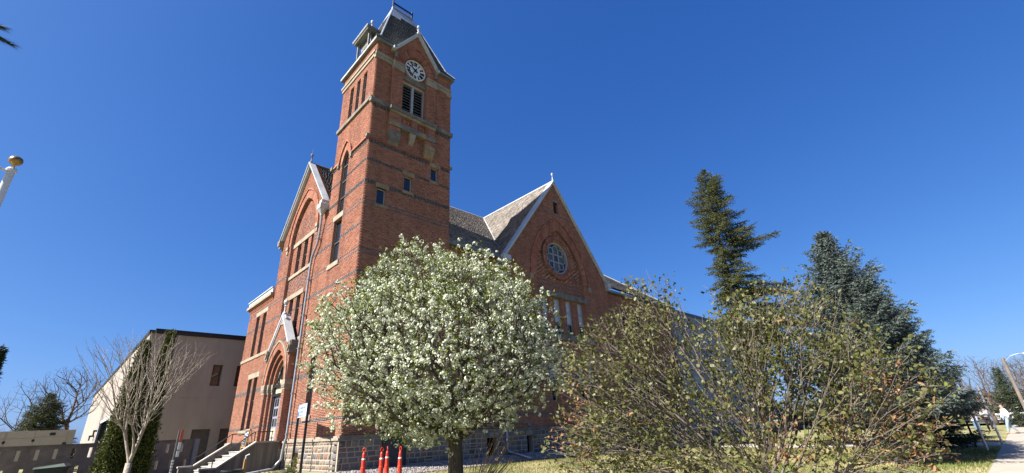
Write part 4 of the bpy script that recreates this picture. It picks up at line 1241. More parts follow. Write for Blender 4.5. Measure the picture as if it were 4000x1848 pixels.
# ------------------------------------------------------------------ fieldstone base
def bwin(parent, fr, a, b, c, d, o=0.0):
    mb = MB(); mb.fbox(fr, a, b, c, d, o - .3, o - .25); mk('basement_window', mb, 'void', parent)
rubble_wall(bld, L, 0.04, 5.4, 0.36, 1.56, [rect(3.55, 4.2, 0.66, 1.27)], 0.06, singles=130)
bwin(bld, L, 3.55, 4.2, 0.66, 1.27)
rubble_wall(bld, L, 8.7, 14.62, 0.36, 1.56, [], 0.05, singles=0)
rubble_wall(bld, R, -0.06, 4.56, 0.36, 1.56, [rect(1.60, 2.50, 0.3, 1.7)], 0.06, singles=70)
rubble_wall(bld, R, 4.56, HC + HH + .05, 0.40, 1.56, [rect(6.55, 7.17, 0.62, 1.37), rect(9.0, 9.40, 0.62, 1.37), rect(13.2, 13.8, .62, 1.37)], 0.055, singles=230, near=7.5)
rubble_wall(bld, RW, 17.3, 26.8, 0.40, 1.56, [], 0.05, singles=0)
for a, b in ((6.55, 7.17), (9.0, 9.40), (13.2, 13.8)): bwin(bld, R, a, b, .62, 1.37)
# water table
mb = MB()
for i in range(7): mb.fbox(L, -0.10 + i * .786 if i else -0.08, 0.68 + i * .786, 1.56, 1.64, -0.1, 0.11); mb.fbox(L, -0.0 + i * .77 if i else -0.0, 0.765 + i * .77, 1.64, 1.71, -0.1, 0.05)
mk('water_table', mb, 'stone', bld)
mb = MB(); mb.fbox(L, 8.66, 14.66, 1.56, 1.68, -0.1, 0.09); mk('water_table', mb, 'stone', bld)
mb = MB(); x = -0.07
while x < 17.2:
    w_ = random.uniform(.7, 1.0); e = min(x + w_, 17.3)
    if e > 1.6 and x < 2.5:
        if x < 1.58: mb.fbox(R, x, 1.6, 1.56, 1.70, -0.1, 0.09)
        x = 2.5; continue
    mb.fbox(R, x, e - .006, 1.56, 1.70, -0.1, 0.09); x = e
mk('water_table', mb, 'stone_g', bld)
# relieving arch stones over the cellar windows
for k, (p, q_) in enumerate((((6.62, 1.40), (7.22, 1.56)), ((8.92, 1.38), (9.44, 1.56)))):
    mb = MB(); mb.fbox(R, p[0], q_[0], p[1], q_[1], 0.0, 0.085); mk('springer_stone', mb, 'stone', bld)
inn, outp = arch_steps(8.0, 1.35, 1.30, 0.62, 0.20, 16)
mb = MB()
for i in range(len(inn) - 1):
    if inn[i][1] < 1.72 and inn[i][1] > 1.38: mb.prism(R, [inn[i], inn[i + 1], outp[i + 1], outp[i]], 0.0, 0.10)
for i in range(len(inn) - 1):
    if inn[i][1] >= 1.72: mb.prism(R, [inn[i], inn[i + 1], outp[i + 1], outp[i]], 0.0, 0.05)
mk('relieving_arch', mb, 'stone_g', bld)
# boarded dark cellar door
mb = MB(); mb.fbox(R, 1.60, 2.50, 0.36, 1.86, -0.1, 0.10); cd = mk('cellar_door', mb, 'board', bld, label='tall dark boarded door in the stone base')
mb = MB(); mb.fbox(R, 1.57, 2.53, 1.86, 1.93, 0.0, 0.13); mb.fbox(R, 1.56, 1.60, .36, 1.86, 0, .12); mb.fbox(R, 2.50, 2.54, .36, 1.86, 0, .12); mk('door_frame', mb, 'iron', cd)

# ---- rainwater pipes
mb = MB()
pts = [(-.30, 3.95, 12.05), (-.2, 4.0, 11.55), (-.14, 4.18, 10.9), (-.14, 4.25, 10.3), (-.14, 4.75, 9.75), (-.14, 4.82, 9.3), (-.14, 4.82, 6.0), (-.14, 4.86, 1.75), (-.2, 4.86, 1.5), (-.22, 4.9, .95), (-.5, 5.0, .62), (-1.6, 4.3, .55)]
mb.tube(pts, 0.055, 8, cap=True)
dp = mk('rainwater_pipe', mb, 'zinc', bld, smooth=True)
for z in (10.5, 8.6, 6.9, 5.4, 3.5, 1.9):
    mb = MB(); y = 4.84 if z < 9.5 else 4.23; mb.box(-.2, 0.0, y - .08, y + .08, z - .02, z + .02); mk('pipe_clip', mb, 'zinc', dp)
mb = MB(); mb.lathe((-.22, 3.98, 11.6), [(.07, 0), (.10, .1), (.2, .28), (.24, .34), (.24, .42)], 8); mb.fbox(L, 3.75, 4.2, 11.95, 12.2, 0, .42)
mb.fbox(L, 3.8, 4.1, 12.2, 12.42, 0, .36)
mk('hopper_head', mb, 'trim', dp)
mb = MB(); mb.tube([(7.67, -.12, 10.0), (7.67, -.12, .86), (7.72, -.16, .74), (7.85, -.35, .68), (7.5, -1.75, .50)], 0.05, 8)
dp2 = mk('rainwater_pipe', mb, 'zinc', bld, smooth=True)
for z in (1.72, .98, 4.5, 7.5):
    mb = MB(); mb.box(7.58, 7.76, -.18, 0, z - .02, z + .02); mk('pipe_clip', mb, 'zinc', dp2)
# ================================================================== ground
def grid_sheet(name, x0, x1, y0, y1, nx, ny, zf, m, lift=0.0, **kw):
    xs, ys = np.linspace(x0, x1, nx), np.linspace(y0, y1, ny)
    V = np.array([(x, y, zf(x, y) + lift) for y in ys for x in xs])
    i = np.arange(nx - 1)[None] + nx * np.arange(ny - 1)[:, None]
    F = np.stack([i, i + 1, i + nx + 1, i + nx], -1).reshape(-1, 4)
    return mk_np(name, V, F, m, smooth=True, **kw)
# one lawn sheet to the horizon: a fine middle and a coarse rim
xs = np.concatenate([[-900, -300, -100, -50], np.linspace(-30, 60, 181), [80, 120, 300, 900]])
ys = np.concatenate([[-900, -300, -100, -50], np.linspace(-30, 30, 121), [50, 100, 300, 900]])
V = np.array([(x, y, ground(x, y)) for y in ys for x in xs]); nx = len(xs)
i = np.arange(nx - 1)[None] + nx * np.arange(len(ys) - 1)[:, None]
F = np.stack([i, i + 1, i + nx + 1, i + nx], -1).reshape(-1, 4)
mk_np('lawn', V, F, 'lawn', smooth=True, kind='structure')
def slab(name, x0, x1, y0, y1, m, lift, th=0.1, joints=0, ax='x', kind='structure'):
    mb = MB()
    z = ground((x0 + x1) / 2, (y0 + y1) / 2) + lift
    if joints:
        n = max(1, int(round(((x1 - x0) if ax == 'x' else (y1 - y0)) / joints)))
        for k in range(n):
            if ax == 'x':
                a = x0 + (x1 - x0) * k / n; b = x0 + (x1 - x0) * (k + 1) / n - 0.012; mb.box(a, b, y0, y1, z - th, z)
            else:
                a = y0 + (y1 - y0) * k / n; b = y0 + (y1 - y0) * (k + 1) / n - 0.012; mb.box(x0, x1, a, b, z - th, z)
    else: mb.box(x0, x1, y0, y1, z - th, z)
    return mk(name, mb, m, kind=kind)
slab('sidewalk', -14, 43, -17.9, -15.45, 'walk', 0.012, joints=1.25)
mb = MB()
n = 12
for k in range(n):
    y0 = -15.44 + k * 1.25; y1 = y0 + 1.235
    z0, z1 = ground(18, y0) + .012, ground(18, y1) + .012
    mb.add([(17.6, y0, z0), (20.4, y0, z0), (20.4, y1, z1), (17.6, y1, z1), (17.6, y0, z0 - .1), (20.4, y0, z0 - .1), (20.4, y1, z1 - .1), (17.6, y1, z1 - .1)],
           [(0, 1, 2, 3), (7, 6, 5, 4), (0, 4, 5, 1), (1, 5, 6, 2), (2, 6, 7, 3), (3, 7, 4, 0)])
mk('footpath', mb, 'walk', kind='structure')
slab('street', -200, 300, -27, -20, 'asphalt', 0.006)
slab('cross_street', 44, 51, -19.9, 120, 'asphalt', 0.006)
slab('kerb', -200, 43.8, -20, -19.85, 'conc_l', 0.10)
slab('forecourt', -7, -0.9, 1.0, 10.5, 'walk', 0.0, joints=1.25)
# gravel bed against the shaded wall
grid_sheet('gravel_bed', -1.2, 17.5, -1.55, 0.2, 90, 14, lambda x, y: ground(x, y) + 0.012 + 0.03 * math.sin(x * 5) * math.sin(y * 6), 'gravel_bed', kind='structure')
ico = np.array([(0, 0, 1), (.89, 0, .45), (.28, .85, .45), (-.72, .53, .45), (-.72, -.53, .45), (.28, -.85, .45), (.72, .53, -.45), (-.28, .85, -.45), (-.89, 0, -.45), (-.28, -.85, -.45), (.72, -.53, -.45), (0, 0, -1)])
icf = np.array([(0, 1, 2), (0, 2, 3), (0, 3, 4), (0, 4, 5), (0, 5, 1), (1, 6, 2), (2, 7, 3), (3, 8, 4), (4, 9, 5), (5, 10, 1), (6, 7, 2), (7, 8, 3), (8, 9, 4), (9, 10, 5), (10, 6, 1), (11, 7, 6), (11, 8, 7), (11, 9, 8), (11, 10, 9), (11, 6, 10)])
def scatter_rocks(name, P, rmin, rmax, m, flat=0.6, **kw):
    n = len(P); r = rng.uniform(rmin, rmax, (n, 1, 1))
    jit = 1 + rng.uniform(-.25, .25, (n, 12, 3))
    a = rng.uniform(0, 6.28, n); ca, sa = np.cos(a)[:, None], np.sin(a)[:, None]
    v = ico[None] * jit * r * np.array([1.2, .85, flat])
    x, y = v[..., 0] * ca - v[..., 1] * sa, v[..., 0] * sa + v[..., 1] * ca
    V = np.stack([x, y, v[..., 2]], -1) + P[:, None, :]
    F = icf[None] + (np.arange(n) * 12)[:, None, None]
    return mk_np(name, V.reshape(-1, 3), F.reshape(-1, 3), m, np.repeat(rng.random(n), 20), **kw)
px, py = rng.uniform(-1.0, 14.0, 9000), rng.uniform(-1.5, -0.05, 9000)
P = np.stack([px, py, np.array([ground(a, b) + 0.03 for a, b in zip(px, py)])], 1)
scatter_rocks('gravel', P, 0.022, 0.045, 'pebble', kind='stuff', label='pale river gravel along the stone base')
# rocks by the tower corner
for (x, y, r) in ((-1.12, -1.7, .16), (-0.85, -2.0, .10), (-1.45, -1.35, .09)):
    mb = MB(); jj = np.random.default_rng(int(r * 1000))
    v = ico * (1 + jj.uniform(-.2, .2, (12, 3))) * np.array([1.3, .9, .75]) * r + np.array([x, y, ground(x, y) + r * .45])
    mb.add(v, icf.tolist()); o = mk('rock', mb, 'rock', loc=(x, y, ground(x, y)))
    for v_ in o.data.vertices: v_.co -= Vector((0, 0, 0))
    tagit(o, {0.16: 'largest pale pink rock at the tower corner', 0.10: 'small pale rock right of the large pink one', 0.09: 'smallest pale rock beside the leafless shrub'}[r], 'rock', 'rocks at the tower corner')

# grass blades
def blades(n, xr_, yr_, h, keep, name='grass'):
    x, y = rng.uniform(*xr_, n), rng.uniform(*yr_, n)
    k = keep(x, y); x, y = x[k], y[k]; n = len(x)
    z = np.array([ground(a, b) for a, b in zip(x, y)])
    a = rng.uniform(0, 6.28, n); hh = h * rng.uniform(.5, 1.4, n); w = 0.012
    dx, dy = np.cos(a) * w, np.sin(a) * w
    lx, ly = rng.normal(0, .4, n) * hh, rng.normal(0, .4, n) * hh
    V = np.stack([np.stack([x - dx, y - dy, z], 1), np.stack([x + dx, y + dy, z], 1), np.stack([x + lx, y + ly, z + hh], 1)], 1).reshape(-1, 3)
    F = np.arange(3 * n).reshape(-1, 3)
    # dry and green patches as the turf has them
    p = 0.5 + 0.28 * np.sin(x * 1.3 + 2 * np.sin(y * .9)) + 0.22 * np.sin(y * 2.1 + x * .4) + rng.normal(0, .22, n)
    return mk_np(name, V, F, 'grassblade', np.clip(p, 0, 1), kind='stuff')
blades(150000, (-2, 24), (-15.4, -1.5), 0.05, lambda x, y: (x * .75 + 3 > -(y + 8)) & ~((x > 17.5) & (x < 20.5)))
# dry leaves strewn at the path edge
px, py = rng.uniform(11, 17.4, 260), rng.uniform(-15.3, -11, 260)
mb = MB()
for a, b in zip(px, py):
    z = ground(a, b) + .03; s_ = random.uniform(.03, .06); t = random.random() * 6
    mb.add([(a + s_ * math.cos(t), b + s_ * math.sin(t), z), (a - s_ * math.sin(t), b + s_ * math.cos(t), z + .02), (a - s_ * math.cos(t), b - s_ * math.sin(t), z), (a + s_ * math.sin(t), b - s_ * math.cos(t), z + .015)], [(0, 1, 2, 3)])
mk('fallen_leaves', mb, 'deadleaf', kind='stuff')

# ================================================================== entrance steps
st = empty('entrance_steps', -1.6, 7.2, 0.4, 'concrete entrance steps with solid side walls and a landing', 'steps')
def side_wall(y0, y1, capm='conc_l', h=0.0):
    fr = lambda u, z, o: (u, y0 + o, z)
    g = 0.3
    x0 = -0.30 if y0 < 7 else -0.06
    pts = [(x0, 1.62), (-1.16, 1.62), (-2.44, .78), (-2.95, .78), (-2.95, g), (x0, g)]
    mb = MB(); mb.prism(fr, pts, 0.0, y1 - y0); w = mk('side_wall', mb, 'conc_s', st)
    mb = MB(); e = 0.03
    for (a, b) in (((x0, 1.62), (-1.16, 1.62)), ((-1.16, 1.62), (-2.44, .78)), ((-2.44, .78), (-2.99, .78))):
        mb.prism(fr, [(a[0], a[1]), (b[0], b[1]), (b[0], b[1] + .06), (a[0], a[1] + .06)], -e, y1 - y0 + e)
    mk('coping', mb, capm, w)
side_wall(5.20, 5.42); side_wall(9.10, 9.32)
n = 7
for k in range(n):
    z = 0.42 + (1.32 - .42) * (k + 1) / n; x = -2.62 + k * 0.245
    mb = MB(); mb.box(x, -1.1 if k == n - 1 else x + .30, 5.43, 9.09, 0.35 if k == 0 else z - .35, z); mb.box(x - .03, x, 5.43, 9.09, z - .035, z)
    mk('step', mb, 'conc_l', st)
mb = MB(); mb.box(-1.1, -0.06, 5.43, 9.09, .35, 1.318); mk('landing', mb, 'conc_l', st)
for y in (5.55, 8.95):
    mb = MB()
    mb.tube([(-2.5, y, .6), (-2.5, y, 1.12), (-2.47, y, 1.18), (-2.40, y, 1.20), (-2.30, y, 1.22), (-1.18, y, 2.03), (-1.05, y, 2.04), (-0.45, y, 2.04)], 0.022, 6)
    mb.tube([(-1.15, y, 1.6), (-1.15, y, 2.04)], 0.018, 6); mb.tube([(-0.5, y, 1.3), (-0.5, y, 2.04)], 0.018, 6)
    mk('handrail', mb, 'iron', st)
# sandwich board
sb = empty('sandwich_board', -0.75, 8.1, 1.32, 'wood framed chalkboard easel with blue top picture on the landing', 'sandwich board')
def SBF(u, z, o): return (-0.78 - o + (2.22 - z) * -0.12, 7.95 + u, z)
def qprism(fr, mb, u0, u1, z0, z1, o0, o1):
    mb.prism(fr, [(u0, z0), (u1, z0), (u1, z1), (u0, z1)], o0, o1)
mb = MB()
for a, b, c, d in ((-.30, -.25, 1.32, 2.22), (.25, .30, 1.32, 2.22), (-.25, .25, 2.16, 2.22), (-.25, .25, 1.45, 1.50)): qprism(SBF, mb, a, b, c, d, 0, .04)
mb.tube([(-.55, 7.68, 1.32), (-.76, 7.68, 2.2)], .018, 4); mb.tube([(-.55, 8.22, 1.32), (-.76, 8.22, 2.2)], .018, 4)
mk('frame', mb, 'wood', sb)
mb = MB(); qprism(SBF, mb, -.25, .25, 1.50, 2.16, .01, .02); mk('chalk_panel', mb, 'board', sb)
mb = MB(); qprism(SBF, mb, -.23, .23, 1.92, 2.13, .02, .026); mk('blue_picture', mb, 'signtxt', sb)
mb = MB()
for a, b, c, d in ((-.2, -.02, 2.03, 2.09), (.03, .22, 1.98, 2.05), (-.22, .1, 1.94, 1.97)): qprism(SBF, mb, a, b, c, d, .026, .03)
mk('picture_highlight', mb, 'signbg', sb)
def text(name, body, size, origin, xdir, zdir, m, parent, depth=0.004, align='LEFT', sx=1.0):
    cu = bpy.data.curves.new(name, 'FONT'); cu.body = body; cu.size = size * S; cu.extrude = depth; cu.align_x = align
    cu.materials.append(M[m])
    o = bpy.data.objects.new(name, cu); C.objects.link(o)
    X = Vector(xdir).normalized(); Z = Vector(zdir).normalized(); N = X.cross(Z)
    mt = Matrix((X, Z, N)).transposed().to_4x4()
    mt = mt @ Matrix.Diagonal((sx, 1, 1, 1))
    mt.translation = Vector(W(*origin)) - Vector(parent['_org'])
    # turn the letters into a mesh so they are plain geometry
    dg = bpy.context.evaluated_depsgraph_get()
    me = bpy.data.meshes.new_from_object(o.evaluated_get(dg)) if False else None
    o.parent = parent; o.matrix_local = mt
    return o
for (z, t, sz) in ((1.84, 'OPEN', .075), (1.74, 'Today', .06), (1.64, 'Walk-ins', .06), (1.54, 'Welcome', .06)):
    p = SBF(.2, z, .03)
    text('chalk_lettering', t, sz, p, (0, -1, 0), (-.12, 0, 1), 'white', sb)

# ================================================================== blue and white sign on posts
sg = empty('information_sign', -0.82, 1.5, 0.4, 'white and blue information sign on two dark posts before the tower', 'sign')
SA, SB_ = np.array((-0.70, 2.26)), np.array((-0.94, 0.78))
sdx = (SB_ - SA) / np.linalg.norm(SB_ - SA); SL = np.linalg.norm(SB_ - SA)
snx = np.array((sdx[1], -sdx[0])); snx = snx if snx[0] < 0 else -snx
def G(u, z, o):
    p = SA + sdx * u + snx * o
    return (p[0], p[1], z)
mb = MB(); mb.prism(G, [(0, 2.40), (SL, 2.40), (SL, 2.83), (0, 2.83)], 0, .02); mk('sign_panel', mb, 'signbg', sg)
for u in (-.03, SL + .04):
    mb = MB(); mb.prism(G, [(u - .035, .35), (u + .035, .35), (u + .035, 2.84), (u - .035, 2.84)], -.05, .025); mk('post', mb, 'iron', sg)
mb = MB(); mb.prism(G, [(.06, 2.44), (.24, 2.44), (.24, 2.58), (.20, 2.66), (.17, 2.60), (.12, 2.62), (.1, 2.58), (.06, 2.6)], .02, .024)
mb.prism(G, [(.12, 2.68), (.20, 2.68), (.20, 2.78), (.17, 2.81), (.12, 2.78)], .02, .024); mk('emblem', mb, 'signtxt', sg)
for (u, z, t, sz) in ((.32, 2.68, 'Entrance Area', .145), (.32, 2.55, 'to Museum', .13), (.32, 2.45, 'Visitor information desk', .07)):
    text('lettering', t, sz, G(u, z, .022), (sdx[0], sdx[1], 0), (0, 0, 1), 'signpale', sg)

# ================================================================== cones
cone_lab = ['leftmost of the four orange channeliser cones, standing alone', 'orange channeliser cone in the middle, left one of the close pair',
            'orange channeliser cone in the middle, right one of the close pair', 'rightmost orange channeliser cone, half under the blossom']
proto = None
for i, (x, y) in enumerate(((-0.15, -2.14), (0.22, -2.56), (0.61, -2.2), (0.6, -3.0))):
    g = ground(x, y)
    if proto is None:
        proto = empty('traffic_cone', x, y, g, cone_lab[0], 'traffic cone', 'orange cones before the cellar door'); c = proto
        mb = MB(); mb.lathe((x, y, g), [(.17, 0), (.17, .03), (.085, .04), (.082, .2), (.072, .21), (.070, .4), (.062, .41), (.058, .6), (.05, .61), (.046, .76), (.03, .79), (.022, .83)], 16); mk('body', mb, 'orange', c)
        mb = MB(); mb.lathe((x, y, g), [(.0595, .60), (.0515, .64)], 12); mk('reflective_band', mb, 'white', c)
        mb = MB(); a = [(x + .035 * math.sin(t) * 1.0, y + .035 * math.sin(t) * -.9, g + .87 + .06 * -math.cos(t)) for t in np.linspace(0, 6.28, 13)]; mb.tube(a, .012, 5); mk('handle_loop', mb, 'orange', c)
    else:
        c = proto.copy(); C.objects.link(c); c.location = W(x, y, g); c['label'] = cone_lab[i]; c['_org'] = list(W(x, y, g))
        c.rotation_euler = (0, 0, i * .8)
        for ch in list(proto.children):
            k = ch.copy(); C.objects.link(k); k.parent = c

# ================================================================== low concrete wall with slots
lwl = empty('slotted_concrete_wall', -5.5, 11, 0.35, 'long low concrete wall with staggered vertical slots', 'wall')
LWf = lambda u, z, o: (u, 11 - o, z)
holes = []
cols = []
u = -2.68
while u > -13: cols.append(u); u -= 0.535
for j, c in enumerate(cols):
    holes.append(rect(c - .055, c + .055, 1.40, 1.77))
    holes.append(rect(c + .24 - .055, c + .24 + .055, 0.74, 1.10))
core = MB(); z = 0.2
edges = sorted([0.2, 0.74, 1.10, 1.40, 1.77, 1.90])
for a, b in zip(edges[:-1], edges[1:]):
    for p, q_ in spans((a + b) / 2, lambda z: [(-13, -2.22)], holes): core.fbox(LWf, p, q_, a, b, -.16, 0)
w = mk('wall', core, 'conc', lwl)
mb = MB(); mb.fbox(LWf, -2.22, -2.02, .2, 1.93, -.2, .05); mk('end_pier', mb, 'panel', lwl)
mb = MB(); mb.fbox(LWf, -13, -2.0, 1.90, 1.94, -.2, .04); mk('coping', mb, 'conc', lwl)

# ================================================================== taupe annex, left
an = empty('taupe_annex', -4.4, 17, 0.35, 'plain taupe stucco annex with dark flat roof edge', 'building')
AF = lambda u, z, o: (u, 17 - o, z)
wins = [(-0.95, -0.42, 4.95, 6.2), (0.35, 1.0, 4.95, 6.2), (-1.35, -0.42, .4, 2.52), (0.08, 0.9, .4, 2.52), (2.2, 2.9, 4.95, 6.2), (4.2, 4.9, 4.95, 6.2)]
core = MB(); es = [0.2, .4, 2.52, 4.25, 4.27, 4.95, 6.2, 7.8]
for a, b in zip(es[:-1], es[1:]):
    o = -.012 if (a, b) == (4.25, 4.27) else 0.0
    for p, q_ in spans((a + b) / 2, lambda z: [(-4.42, 12)], [rect(*w_) for w_ in wins]): core.fbox(AF, p, q_, a, b, -.3, o)
mk('front_wall', core, 'stucco', an)
core = MB(); core.box(-4.42, -4.12, 17.3, 62, .2, 7.8); mk('side_wall', core, 'stucco', an)
core = MB(); core.box(-4.1, 12, 17.4, 61.8, 7.4, 7.6); mk('roof', core, 'felt', an)
core = MB(); core.box(-4.1, 12, 17.45, 17.5, .2, 7.4); mk('interior', core, 'void', an)
core = MB(); core.fbox(AF, -4.5, 12, 7.8, 7.97, -.4, .08); core.box(-4.5, -4.1, 17.4, 62.1, 7.8, 7.97); mk('roof_edge', core, 'black', an)
core = MB(); core.fbox(AF, -4.2, 12, 7.97, 8.12, -.6, -.15); mk('roof_edge', core, 'black', an)
for (a, b, c, d) in wins[:2] + wins[4:]:
    window(an, AF, a, b, c, d, depth=.18, rails=(), fm='frame')
for (a, b, c, d) in wins[2:4]:
    mb = MB(); mb.fbox(AF, a, b, c, d, -.2, -.15); dd = mk('service_door', mb, 'frame', an)
    for k in range(8):
        m_ = MB(); m_.fbox(AF, a + .04, b - .04, c + .06 + k * .25, c + .27 + k * .25, -.16, -.135); mk('door_slat', m_, 'frame', dd)
# open bay on the sunlit side with pale steel post
core = MB(); core.box(-4.5, -4.44, 26, 34, .3, 3.6); mk('bay_opening', core, 'void', an)
core = MB(); core.box(-4.62, -4.5, 25.6, 26, .3, 3.8); core.box(-4.62, -4.5, 34, 34.4, .3, 3.8); core.box(-4.62, -4.5, 25.6, 34.4, 3.6, 3.8); mk('bay_frame', core, 'trim', an)
for y, z in ((36, 3.1), (40, 2.8)):
    core = MB(); core.box(-4.75, -4.44, y, y + .9, z, z + .12); core.tube([(-4.7, y + .4, z), (-4.7, y + .4, z - .3)], .06, 6); mk('wall_lamp', core, 'iron', an)

# grey panel annex, right
ga = empty('grey_panel_annex', 30, 1, 0.35, 'long grey panel annex with dark blue fascia beyond the brick wing', 'building')
mb = MB()
for k in range(12): mb.box(26.95 + k * 1.6, 26.95 + (k + 1) * 1.6 - .02, .9, 1.1, .3, 9.95)
mb.box(26.95, 46, 1.12, 20, .3, 9.9)
mk('wall', mb, 'panel', ga)
mb = MB(); mb.box(26.9, 46.2, .8, 1.12, 9.95, 10.15); mk('fascia', mb, 'bluetrim', ga)
for k in range(4):
    GAF = lambda u, z, o: (u, .9 - o, z)
    mb = MB(); mb.fbox(GAF, 29 + k * 4, 30.2 + k * 4, 3, 5, -.05, .02); mk('window', mb, 'glass', ga)

# tan trailer beyond the low wall
tr_ = empty('tan_service_trailer', -8, 30, 0.3, 'tan panelled trailer with rounded dark latches behind the low wall', 'trailer')
TF = lambda u, z, o: (u, 30 - o, z)
mb = MB(); mb.box(-16, -6.0, 30, 33, .75, 3.10); mk('body', mb, 'tan', tr_)
x = -6.0
for a, b, c, d in ((-6.36, -6.02, .8, 3.08), (-8.0, -6.38, .8, 2.68), (-8.0, -6.38, 2.70, 3.08), (-9.35, -8.02, .8, 2.62), (-9.35, -8.02, 2.64, 3.08), (-11, -9.4, .8, 2.6), (-11, -9.4, 2.62, 3.08), (-13, -11.02, .8, 3.08)):
    m_ = MB(); m_.fbox(TF, a + .008, b - .008, c, d, 0, .03); mk('side_panel', m_, 'tan', tr_)
for (u, z, w_, h_) in ((-7.15, 2.86, .15, .09), (-8.02, 2.48, .07, .075), (-9.38, 2.42, .07, .075), (-6.42, 2.22, .10, .08)):
    m_ = MB(); m_.prism(TF, [(u - w_, z - h_ * .6), (u - w_ * .7, z - h_), (u + w_ * .7, z - h_), (u + w_, z - h_ * .6), (u + w_, z + h_ * .6), (u + w_ * .7, z + h_), (u - w_ * .7, z + h_), (u - w_, z + h_ * .6)], .03, .05)
    mk('latch', m_, 'black', tr_)
for x in (-7.5, -8.6, -12.5):
    m_ = MB(); m_.tube([(x, 30.1, .62), (x, 30.5, .62)], .35, 16); mk('wheel', m_, 'tyre', tr_)

# wheeled bin
bn = empty('wheeled_bin', -6.9, 5.6, 0.36, 'dark green wheeled rubbish bin with pale lid below the slotted wall', 'bin')
def BF(u, v, z):
    a = math.radians(-14); return (-6.98 + u * math.cos(a) - v * math.sin(a), 5.6 + u * math.sin(a) + v * math.cos(a), z)
mb = MB()
v = [BF(-.28, -.25, .42), BF(.22, -.25, .42), BF(.22, .25, .42), BF(-.28, .25, .42), BF(-.36, -.30, 1.18), BF(.34, -.30, 1.18), BF(.34, .30, 1.18), BF(-.36, .30, 1.18)]
fc = [(0, 3, 2, 1), (4, 5, 6, 7), (0, 1, 5, 4), (1, 2, 6, 5), (2, 3, 7, 6), (3, 0, 4, 7)]
mb.add(v, fc); mk('body', mb, 'bin', bn)
mb = MB(); v = [BF(-.40, -.33, 1.18), BF(.38, -.33, 1.22), BF(.38, .33, 1.22), BF(-.40, .33, 1.18), BF(-.38, -.31, 1.23), BF(.30, -.28, 1.31), BF(.30, .28, 1.31), BF(-.38, .31, 1.23)]
mb.add(v, fc); mk('lid', mb, 'binlid', bn)
mb = MB(); mb.tube([BF(.40, -.26, 1.19), BF(.46, -.2, 1.2), BF(.46, .2, 1.2), BF(.40, .26, 1.19)], .02, 6); mk('handle', mb, 'bin', bn)
for s_ in (-1, 1):
    mb = MB(); mb.tube([BF(.24, .26 * s_, .45), BF(.24, .31 * s_, .45)], .11, 14); mk('wheel', mb, 'tyre', bn)

# marker post with red and white bands
mp = empty('marker_sign_post', -5.1, -2.62, 0.3, 'thin post with narrow red and white marker sign before the annex', 'sign post')
mb = MB(); mb.box(-5.115, -5.085, -2.635, -2.605, .3, 1.98); mk('post', mb, 'trim_g', mp)
for (a, b, m_) in ((1.98, 1.72, 'redsign'), (1.71, 1.55, 'white'), (1.53, 1.40, 'white')):
    mb = MB(); mb.add([(-5.07, -2.66, b), (-5.015, -2.66, b), (-5.015, -2.66, a), (-5.07, -2.66, a), (-5.07, -2.64, b), (-5.015, -2.64, b), (-5.015, -2.64, a), (-5.07, -2.64, a)], fc); mk('sign_band', mb, m_, mp)
for k in range(5):
    mb = MB(); mb.box(-5.12, -5.08, -2.65, -2.63, 1.34 - k * .06, 1.30 - k * .06); mk('sign_letter', mb, 'white', mp)
# short wooden post and pot before the steps
wp = empty('short_wooden_post', -2.35, 1.89, 0.4, 'short yellow-brown wooden post with bent white cap', 'post')
mb = MB(); mb.box(-2.385, -2.315, 1.855, 1.925, .36, 1.15); mk('post', mb, 'wood', wp)
mb = MB(); mb.tube([(-2.35, 1.89, 1.02), (-2.35, 1.89, 1.24), (-2.26, 1.84, 1.28)], .022, 6); mk('cap', mb, 'white', wp)
pt_ = empty('glazed_planter', -2.61, 1.96, 0.38, 'dark blue glazed round planter beside the wooden post', 'planter')
mb = MB(); mb.lathe((-2.66, 2.0, .38), [(.22, 0), (.30, .2), (.31, .40), (.34, .42), (.34, .47), (.30, .47), (.29, .42)], 20); mk('pot', mb, 'pot', pt_)
mb = MB(); mb.lathe((-2.66, 2.0, .78), [(.28, 0), (.1, .03)], 14); mk('soil', mb, 'bark', pt_)

# flagpole top at the left edge
fp = empty('flagpole', -8.2, -10.51, 0.27, 'white flagpole with a dull gold ball at the left edge', 'flagpole')
fx, fy = -8.19, -10.51
mb = MB(); mb.lathe((fx, fy, .27), [(.05, 0), (.045, 1.5), (.034, 3.3), (.029, 3.86)], 20); mk('pole', mb, 'pole', fp, smooth=False)
mb = MB(); mb.lathe((fx, fy, 4.12), [(.012, 0), (.012, .06), (.03, .065), (.047, .085), (.052, .105), (.046, .13), (.024, .148), (.004, .152)], 20); mk('ball', mb, 'brass', fp, smooth=True)
mb = MB(); mb.lathe((fx, fy, 4.10), [(.04, 0), (.042, .02), (.03, .04)], 14); mb.tube([(fx, fy, 4.11), (fx - .1, fy - .02, 4.10)], .012, 6); mb.lathe((fx - .1, fy - .02, 4.07), [(.03, 0), (.03, .05)], 10); mk('truck', mb, 'pole', fp)
mb = MB(); mb.lathe((fx, fy, 3.85), [(.029, 0), (.027, .25)], 16); mk('pole_top', mb, 'pole', fp)
mb = MB(); mb.tube([(fx - .1, fy - .02, 4.08), (fx - .14, fy - .05, 3.6), (fx - .1, fy, 2)], .005, 4); mk('halyard', mb, 'iron', fp)

